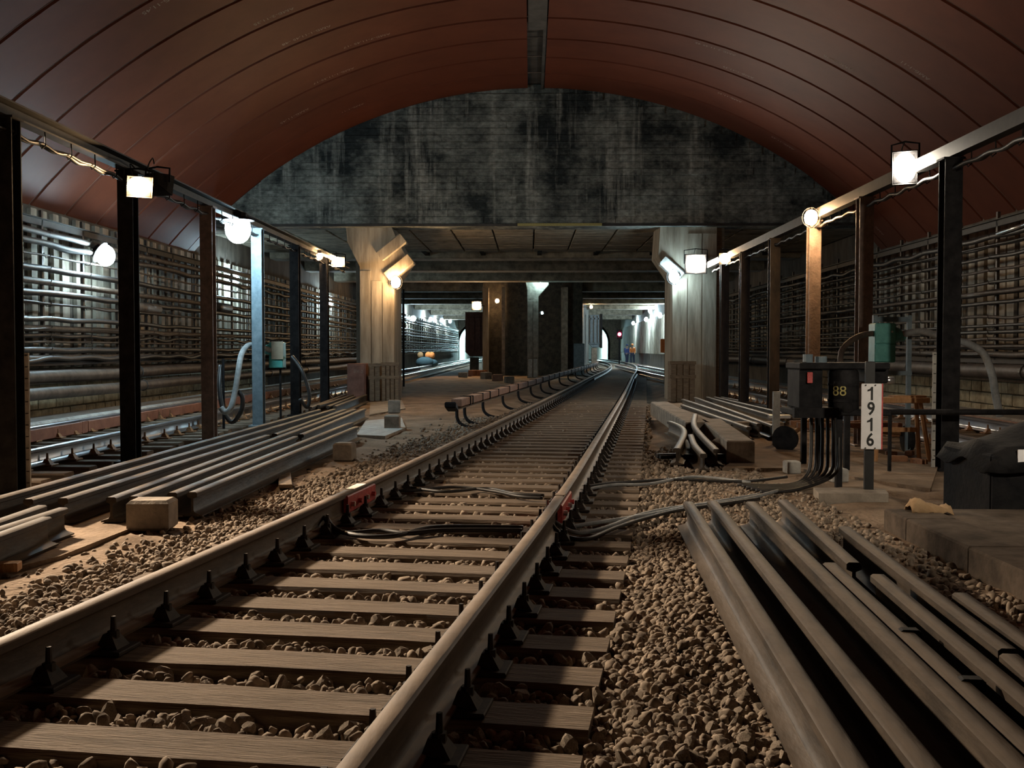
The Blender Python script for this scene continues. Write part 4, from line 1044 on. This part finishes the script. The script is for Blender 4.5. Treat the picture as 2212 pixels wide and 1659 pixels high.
p0, p1 = PD(1886, 806, 12.5), PD(1968, 806, 12.5); m = MB(); m.box(((p0.x + p1.x) / 2, 0, p0.z), (p1.x - p0.x, 0.06, 0.05)); m.build('crossbar', 'blue_grey', st)
hose('conduit_hose', [PD(1944, 724, 12.3), PD(1990, 716, 12.2), PD(2040, 730, 12.0), PD(2090, 742, 11.8), PD(2125, 765, 11.7), PD(2143, 810, 11.6), PD(2150, 850, 11.6), PD(2160, 900, 11.6)], 0.042, 'hose', 'thick grey hose arching from the large teal box past the black post')
hose('conduit_hose', [PD(1890, 720, 12.3), PD(1862, 724, 12.2), PD(1835, 738, 12.1), PD(1818, 760, 12.0), PD(1815, 800, 11.9), PD(1815, 850, 11.9), PD(1812, 930, 11.9), PD(1810, 990, 11.9)], 0.034, 'cable_brown', 'short brown hose from the large teal box down behind the machine stand')
t2, a, b = teal_box(581, 739, 611, 795, 17.2, 'small teal junction box beside the blue-grey post', True)
m = MB(); m.box((0, 0, 0), (0.2, 0.02, 0.3)); o = m.build('cover_plate', 'teal_side', t2, loc=(0.03, -0.026, 0.30))
st = thing('box_stake', 'thin dark stake under the small teal junction box', 'stake', ((a.x + b.x) / 2 + 0.05, 17.3, 0))
m = MB(); m.cyl((0, 0, -0.1), (0, 0, b.z + 0.02), 0.02, 8); m.build('stake', 'black_iron', st); m = MB(); m.box((0, 0, b.z), (0.2, 0.06, 0.02)); m.build('shelf', 'black_iron', st)
hose('conduit_hose', [PD(584, 757, 17.2), PD(560, 748, 16.9), PD(537, 746, 16.6), PD(522, 765, 16.3), PD(515, 800, 16.1), PD(508, 845, 16.0), PD(498, 882, 15.9), PD(486, 890, 15.9), PD(477, 880, 15.9)], 0.045, 'hose', 'pale grey hose arching from the small teal box over the blue-grey post')
hose('conduit_hose', [PD(477, 790, 16.4), PD(474, 830, 16.2), PD(480, 880, 16.1), PD(500, 912, 16.1), PD(520, 890, 16.1), PD(524, 860, 16.1), PD(514, 845, 16.1)], 0.035, 'cable', 'black hose hanging in a loop before the single track')
hose('conduit_hose', [PD(632, 770, 17.6), PD(652, 800, 17.4), PD(668, 850, 17.4), PD(664, 880, 17.4), PD(648, 862, 17.3)], 0.03, 'cable', 'black hose hanging behind the dark posts past the small teal box')
hs = MB(); p = PD(482, 775, 16.3); hs.cyl((p.x, p.y, -0.1), (p.x, p.y, p.z), 0.022, 8); tag(hs.build('stake', 'black_iron'), 'thin black stake holding the hanging hose loop', 'stake')

# ------------------------------------------------------------------ concrete blocks, slabs, beams
def block(px, py, w, d, h, label, mat='concrete', rz=0.0, name='concrete_block'):
    p = PZ(px, py, 0); m = MB(); m.box((0, 0, h / 2 - 0.01), (w, d, h), ch=0.022, rz=0)
    o = m.build(name, mat, None, loc=(p.x, p.y + d / 2, 0)); o.rotation_euler = (0, 0, rz); return tag(o, label, 'block')
block(317, 1146, 0.29, 0.22, 0.215, 'rough concrete block standing at the ends of the long rail stack', rz=0.05)
block(741, 996, 0.215, 0.2, 0.21, 'squat concrete block beside the far end of the long rail stack', rz=-0.1)
block(846, 929, 0.23, 0.2, 0.24, 'concrete block standing on the pale slab past the rail stack')
block(850, 892, 0.24, 0.2, 0.26, 'concrete block behind the block on the pale slab', rz=0.15)
m = MB(); q = [PZ(790, 912), PZ(868, 906), PZ(876, 928), PZ(832, 946), PZ(770, 944)]; m.prism([(v.x, v.y) for v in q], -0.06, 0.03, 'z'); tag(m.build('pale_slab', 'concrete_pale'), 'thin pale concrete slab on the ground past the rail stack', 'slab')
m = MB(); q = [PZ(800, 870), PZ(868, 866), PZ(876, 884), PZ(798, 898)]; m.prism([(v.x, v.y) for v in q], -0.06, 0.02, 'z'); tag(m.build('pale_slab', 'concrete'), 'thin dusty slab before the brown steel box', 'slab')
m = MB(); q = [PZ(-200, 1290), PZ(130, 1205), PZ(420, 1090), PZ(640, 1010), PZ(560, 1010), PZ(330, 1075), PZ(-200, 1180)]; m.prism([(v.x, v.y) for v in q], -0.08, 0.012, 'z'); tag(m.build('dusty_path', 'dirt'), 'smooth dusty strip of path between rail stack and ballast', 'path')
m = MB(); q = [PZ(1560, 1015), PZ(1720, 1015), PZ(2010, 1060), PZ(2030, 1000), PZ(1900, 985), PZ(1640, 960)]; m.prism([(v.x, v.y) for v in q], -0.08, 0.02, 'z'); tag(m.build('dusty_slab', 'dirt'), 'flat dusty slab under the machine stand', 'slab')
# wood offcut near the frame edge
p = PZ(10, 1232, 0.01); m = MB(); m.box((0, 0, 0.03), (0.16, 0.09, 0.05), rz=0.2, ch=0.004); tag(m.build('wood_offcut', 'orange_wood', None, loc=(p.x, p.y, 0)), 'short pale wood offcut on the dusty path', 'offcut')
p = PZ(615, 1035, 0.01); m = MB(); m.box((0, 0, 0.02), (0.12, 1.2, 0.035), rz=0.25, ch=0.004); tag(m.build('thin_batten', 'crate_wood', None, loc=(p.x, p.y, 0)), 'thin batten lying beside the long rail stack', 'batten')
# pile beside the main track
def beam_px(a, b, w, h, label, mat='concrete', z=None, name='concrete_beam'):
    pa, pb = PZ(*a, h), PZ(*b, h); d = pb - pa; L = d.length; rz = math.atan2(-d.x, d.y)
    m = MB(); m.box((0, 0, h / 2), (w, L, h), ch=0.015); o = m.build(name, mat, None, loc=((pa.x + pb.x) / 2, (pa.y + pb.y) / 2, 0 if z is None else z)); o.rotation_euler = (0, 0, rz); return tag(o, label, 'beam')
beam_px((1600, 952), (1535, 904), 0.30, 0.26, 'short concrete beam with square end beside the bent rail pieces')
beam_px((1508, 912), (1425, 868), 0.34, 0.26, 'concrete beam between the ballast and the rail pile')
beam_px((1580, 936), (1480, 880), 0.22, 0.14, 'flat concrete beam under the rail pile')
for k, (x0, x1) in enumerate(((1578, 1640), (1645, 1695))):
    p0, p1 = PZ(x0, 940), PZ(x1, 940); m = MB(); m.box(((p0.x + p1.x) / 2, p0.y + 0.12, 0.09), (p1.x - p0.x - 0.02, 0.22, 0.2), ch=0.01); tag(m.build('timber_block', 'crate_wood'), 'brown timber block under the ends of the rail pile', 'block', 'timber blocks under the rail pile')
def stub(pts, label):
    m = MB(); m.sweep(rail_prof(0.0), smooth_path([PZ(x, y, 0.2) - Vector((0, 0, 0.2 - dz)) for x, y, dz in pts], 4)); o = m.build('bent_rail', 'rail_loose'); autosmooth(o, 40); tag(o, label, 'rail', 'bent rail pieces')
stub([(1462, 968, 0.02), (1478, 940, 0.05), (1470, 926, 0.06), (1446, 914, 0.05)], 'short bent rail piece in the heap beside the ballast')
stub([(1548, 970, 0.02), (1515, 945, 0.06), (1499, 928, 0.1), (1502, 908, 0.12)], 'short bent rail piece in the heap beside the ballast')
stub([(1520, 976, 0.0), (1500, 958, 0.02), (1492, 938, 0.02)], 'short bent rail piece in the heap beside the ballast')
p = PZ(1572, 990, 0); m = MB(); m.ball((0, 0, 0.1), 0.16, 16, 10, (1.25, 1.0, 0.85)); tag(m.build('round_sack', 'concrete', None, True, loc=(p.x, p.y + 0.15, 0)), 'rounded dusty lump at the end of the short concrete beam', 'lump')
p = PZ(1500, 1000, 0); m = MB()
for k in range(7): m.box((random.uniform(-.3, .3), random.uniform(-.12, .12), 0.04 + random.random() * 0.05), (random.uniform(.08, .3), random.uniform(.05, .12), random.uniform(.04, .09)), rz=random.random() * 3, ch=0.008)
tag(m.build('scrap_rubble', 'black_iron', None, loc=(p.x, p.y + 0.1, 0)), 'dark scrap heaped under the bent rail pieces', 'scrap', kind='stuff')
# bright strip on the rail pile
p0, p1 = PZ(1660, 897, 0.24), PZ(1702, 896, 0.24); m = MB(); m.box(((p0.x + p1.x) / 2, p0.y, 0.22), (p1.x - p0.x, 0.1, 0.06), ch=0.006); tag(m.build('bright_bar', 'steel_bright'), 'bright metal bar lying across the rail pile', 'bar')
# track trolley with wheel
p = PZ(1698, 974, 0.0)
t = thing('track_trolley', 'small track trolley with a dark wheel behind the machine stand', 'trolley', (p.x, p.y, 0))
for dx in (0, 1.5):
    m = MB(); m.tube([(dx - 0.03, 0, 0.15), (dx + 0.03, 0, 0.15)], 0.15, 20); m.tube([(dx - 0.05, 0, 0.15), (dx - 0.03, 0, 0.15)], 0.165, 20); w_ = m.build('wheel', 'black_iron', t); w_.rotation_euler = (0, 0, 0.9 if dx == 0 else 0); w_.location = (0, 0, 0)
    m = MB(); m.tube([(dx + 0.0, -0.05, 0.15), (dx + 0.0, 0.02, 0.15)], 0.035, 12); m.build('hub', 'steel_bright', w_)
m = MB(); m.cyl((0, 0, 0.15), (0.45, 0.5, 0.36), 0.03, 8); m.cyl((0.45, 0.5, 0.36), (1.5, 0.1, 0.2), 0.03, 8); m.build('axle', 'chair_rust', t, True)
m = MB(); m.box((0.85, 0.25, 0.30), (1.3, 0.08, 0.06)); m.box((0.85, 0.6, 0.30), (1.3, 0.08, 0.06)); m.build('frame', 'rust', t)
m = MB(); m.box((0.02, 0.6, 0.35), (0.09, 0.04, 0.72)); m.build('upright', 'concrete_pale', t)
# wooden trestle
a = PD(1905, 858, 11.4)
t = thing('wooden_trestle', 'orange wooden trestle behind the numbered sign', 'trestle', (a.x + 0.18, 11.4, 0))
m = MB(); m.box((0, 0, a.z - 0.03), (0.62, 0.22, 0.06), ch=0.006); m.box((0.1, 0, a.z + 0.01), (0.36, 0.18, 0.02)); m.build('top', 'orange_wood', t)
for sx in (-1, 1):
    for sy in (-1, 1):
        m = MB(); m.cyl((sx * 0.22, sy * 0.06, a.z - 0.04), (sx * 0.30, sy * 0.16, 0), 0.025, 6); m.build('leg', 'orange_wood', t)
m = MB(); m.box((0, 0.1, 0.35), (0.5, 0.03, 0.05)); m.build('brace', 'orange_wood', t)
# clutter near the trestle
for k, (px, py, s) in enumerate(((1940, 1000, .1), (1965, 985, .08), (1985, 1005, .09), (1925, 985, .07))):
    p = PZ(px, py, 0); m = MB(); m.box((0, 0, s * .4), (s * 1.8, s, s * .8), rz=k, ch=0.01); tag(m.build('rusty_scrap', 'rust', None, loc=(p.x, p.y, 0)), 'rusty scrap piece on the ground under the trestle', 'scrap', 'scrap under the trestle')

# ------------------------------------------------------------------ portal clutter
a, b = PD(750, 785, 24.6), PD(790, 862, 24.6)
t = thing('steel_box', 'red-brown steel box with chalk mark at the foot of the corbelled pillar', 'box', ((a.x + b.x) / 2, 24.6, 0))
m = MB(); m.box((0, 0.2, a.z / 2), (b.x - a.x, 0.4, a.z), ch=0.01); m.build('body', 'box_brown', t); m = MB(); m.box((0, -0.01, a.z / 2), (b.x - a.x - 0.06, 0.02, a.z - 0.08), ch=0.004); m.build('door', 'box_brown', t)
me = text_mesh('ВУ-2', 0.11); me.materials.clear(); me.materials.append(MATS['chalk']); o = link('lettering', me, t, (0.05, -0.023, a.z - 0.2)); o.rotation_euler = (PI / 2, 0, 0)
def crate(x0, y0, x1, y1, D, dep, label, planks=4, name='wooden_crate'):
    a, b = PD(x0, y0, D), PD(x1, y1, D); w, h = b.x - a.x, a.z
    t = thing(name, label, 'crate', ((a.x + b.x) / 2, D, 0))
    m = MB(); m.box((0, dep / 2, h / 2), (w - 0.04, dep - 0.04, h - 0.02)); m.build('body', 'crate_wood', t)
    for k in range(planks): m = MB(); m.box((-w / 2 + w * (k + .5) / planks, 0.0, h / 2), (w / planks - 0.03, 0.03, h), ch=0.005); m.build('slat', 'crate_wood', t)
    for zz in (h * 0.62, h * 0.96): m = MB(); m.box((0, -0.02, zz), (w + 0.02, 0.03, 0.08)); m.build('batten', 'crate_wood', t)
crate(797, 785, 822, 866, 24.7, 0.45, 'narrow wooden crate beside the red-brown steel box', 2)
crate(824, 783, 862, 862, 24.5, 0.5, 'wooden crate at the foot of the corbelled pillar')
crate(1448, 780, 1502, 868, 24.3, 0.6, 'slatted wooden crate at the foot of the pillar with the pale corbel', 4)
p = PZ(1455, 866, 0); m = MB(); m.tube([(0, 0, 0), (0, 0, 0.2), (0, 0, 0.22)], [0.1, 0.13, 0.135], 14); m.build
tag(m.build('bucket', 'cover_board', None, True, loc=(p.x, p.y + 0.1, 0)), 'small brown bucket before the slatted crate', 'bucket')
for k, (px, py) in enumerate(((1000, 815), (1025, 812), (1050, 818), (1075, 822), (1040, 812), (1100, 826))):
    p = PZ(px, py, 0); m = MB(); m.box((0, 0, 0.1), (random.uniform(.35, .6), 0.3, random.uniform(.2, .4)), rz=k, ch=0.02); tag(m.build('rubble_block', random.choice(['concrete', 'cover_board', 'rust']), None, loc=(p.x, p.y, 0)), 'broken block lying before the middle column', 'block', 'broken blocks before the middle column')
for px0, y0, y1 in ((872, 625, 835), (864, 800, 840)):
    p = PZ(px0, y1, 0); top = PD(px0, y0, p.y); m = MB(); m.cyl((p.x, p.y, 0), (p.x, p.y, top.z), 0.035, 8); tag(m.build('stand_pole', 'black_iron'), 'thin black pole beside the corbelled pillar, %s' % ('reaching the beams' if y0 < 700 else 'knee high'), 'pole')
p = PZ(1440, 832, 0); top = PD(1440, 600, p.y); m = MB(); m.cyl((p.x, p.y, 0), (p.x, p.y, top.z), 0.09, 10); tag(m.build('stand_pole', 'black_iron'), 'black pole before the pillar with the pale corbel', 'pole')
m = MB(); a, b = PD(1427, 732, p.y - 0.15), PD(1442, 762, p.y - 0.15); m.box((0, 0, 0), (b.x - a.x, 0.12, a.z - b.z), ch=0.02); tag(m.build('orange_bag', 'cloth_orange', None, loc=((a.x + b.x) / 2, p.y - 0.15, (a.z + b.z) / 2)), 'orange bag hung on the black pole', 'bag')
# steel doors at the bores
def steel_door(x0, x1, y0, y1, D, mat, label):
    a, b = PD(x0, y0, D), PD(x1, y1, D); w, h = b.x - a.x, a.z - b.z
    t = thing('blast_gate', label, 'gate', ((a.x + b.x) / 2, D, b.z)); r_ = 0.25
    m = MB(); m.prism([(-w / 2 + r_, 0), (w / 2, 0), (w / 2, h), (-w / 2, h), (-w / 2, r_)], 0, 0.5); m.build('leaf', mat, t)
    for k in range(3): m = MB(); m.box((-w / 2 + w * (k + .5) / 3, -0.05, h / 2 + 0.1), (0.08, 0.1, h * 0.85)); m.build('rib', mat, t)
    for zz in (0.12, 0.88): m = MB(); m.box((0, -0.05, h * zz), (w * 0.95, 0.1, 0.1)); m.build('rail', mat, t)
    m = MB(); m.box((w / 2 + 0.08, 0.1, h / 2), (0.16, 0.4, h * 1.05)); m.build('jamb', 'black_iron', t)
    m = MB(); m.box((0, 0.2, -b.z / 2 - 0.05), (w * 0.5, 0.3, b.z)); m.build('sill', 'concrete', t)
    return t
steel_door(1005, 1043, 674, 770, 56, 'box_brown', 'big dark brown ribbed steel gate folded back in the bore')
steel_door(1272, 1296, 680, 750, 72, 'blue_grey', 'narrow blue-grey ribbed steel gate folded back in the red-signal bore')
a, b = PD(1239, 742, 49.6), PD(1262, 800, 49.6); t = thing('relay_cabinet', 'blue-grey cabinet at the foot of the bright narrow pier', 'cabinet', ((a.x + b.x) / 2, 49.6, 0))
m = MB(); m.box((0, 0, a.z / 2), (b.x - a.x, 0.4, a.z), ch=0.02); m.build('body', 'blue_grey', t); m = MB(); m.box((0, -0.21, a.z * 0.55), (b.x - a.x - 0.08, 0.02, a.z * 0.8)); m.build('door', 'blue_grey', t)
# red signal
p = PD(1338, 722, 88)
t = thing('signal', 'red signal light on a dark mast in the bore', 'signal', (p.x, 88, 0))
m = MB(); m.cyl((0, 0, 0), (0, 0, p.z - 0.2), 0.06, 8); m.build('mast', 'black_iron', t); m = MB(); m.box((0, 0.05, p.z), (0.5, 0.2, 0.8), ch=0.04); m.build('head', 'black_iron', t)
EM('signal_red', (1.0, 0.03, 0.08), 60); m = MB(); m.ball((0, -0.08, p.z), 0.15, 12, 8, (1, .5, 1)); m.build('lens', 'signal_red', t, True)
m = MB(); m.tube([(0, -0.05, p.z + 0.17), (0, -0.25, p.z + 0.17)], 0.17, 10, False); m.build('hood', 'black_iron', t)
# two track workers far in the bore
def person(px, py, D_ground, height, face, label, top, mat_hat):
    p = PZ(px, py, -0.05); D = p.y
    t = thing('person', label, 'person', (p.x, p.y, -0.05), face)
    k = height / 1.75
    verts = [(0, 0, 0.95), (0, 0.02, 1.15), (0, 0.03, 1.38), (0, 0.0, 1.50), (0, -0.03, 1.60), (0, -0.03, 1.72),
             (-0.19, 0.03, 1.42), (-0.24, 0.0, 1.15), (-0.20, -0.16, 0.95), (-0.18, -0.22, 0.90), (0.19, 0.03, 1.42), (0.25, 0.02, 1.15), (0.24, -0.10, 0.92), (0.23, -0.15, 0.86),
             (-0.10, 0, 0.90), (-0.12, -0.10, 0.50), (-0.12, -0.02, 0.08), (-0.12, -0.17, 0.04), (0.10, 0, 0.90), (0.12, 0.04, 0.50), (0.12, 0.16, 0.08), (0.12, 0.02, 0.04)]
    rad = [.15, .15, .17, .06, .085, .09, .075, .055, .042, .035, .075, .055, .042, .035, .10, .07, .05, .035, .10, .07, .05, .035]
    ed = [(0, 1), (1, 2), (2, 3), (3, 4), (4, 5), (2, 6), (6, 7), (7, 8), (8, 9), (2, 10), (10, 11), (11, 12), (12, 13), (0, 14), (14, 15), (15, 16), (16, 17), (0, 18), (18, 19), (19, 20), (20, 21)]
    def skin(name, vi, grow, mat):
        idx = {v: i for i, v in enumerate(vi)}
        me = bpy.data.meshes.new(name); me.from_pydata([tuple(c * k for c in verts[v]) for v in vi], [(idx[a], idx[b]) for a, b in ed if a in idx and b in idx], [])
        o = link(name, me, t); me.materials.append(MATS[mat])
        md = o.modifiers.new('skin', 'SKIN')
        for v, i in idx.items():
            r = rad[v] * k * grow; me.skin_vertices[0].data[i].radius = (r, r * (0.75 if v in (0, 1, 2) else 1)); 
        me.skin_vertices[0].data[0].use_root = True
        sb = o.modifiers.new('sub', 'SUBSURF'); sb.levels = sb.render_levels = 2
    skin('body', list(range(22)), 1.0, 'skin')
    skin('jacket', [0, 1, 2, 6, 7, 8, 10, 11, 12], 1.18, top)
    skin('trousers', [0, 14, 15, 16, 18, 19, 20], 1.15, 'trouser')
    m = MB(); m.ball((0, -0.03 * k, 1.74 * k), 0.115 * k, 12, 8, (1, 1.1, .8)); m.build('helmet', mat_hat, t, True)
person(1354, 787, 0, 1.7, 0.5, 'person in a blue jacket walking in the red-signal bore', 'cloth_blue', 'cloth_blue')
person(1366, 786, 0, 1.75, -0.4, 'person in an orange vest in the red-signal bore', 'cloth_orange', 'cloth_orange')
# bundle beside the single track in the bore
p = PZ(918, 794, 0.0)
m = MB(); m.ball((0, 0, 0.35), 0.5, 16, 10, (1.3, .8, .8)); m.ball((0.5, 0.1, 0.3), 0.35, 12, 8, (1.2, .8, .8)); bo = m.build('tool_bundle', 'cloth_teal', None, True, loc=(p.x, p.y, 0)); tag(bo, 'blue-grey tarpaulin bundle beside the single track in the bore', 'bundle')
for dx, mt in ((-0.35, 'orange_wood'), (0.2, 'cloth_orange'), (0.45, 'cloth_orange')):
    m = MB(); m.ball((0, 0, 0), 0.22, 12, 8, (1, .8, 1.1)); tag(m.build('cloth_roll', mt, None, True, loc=(p.x + dx, p.y + 0.3, 0.85)), 'orange cloth roll heaped on the blue-grey bundle', 'cloth', 'cloth rolls on the bundle')
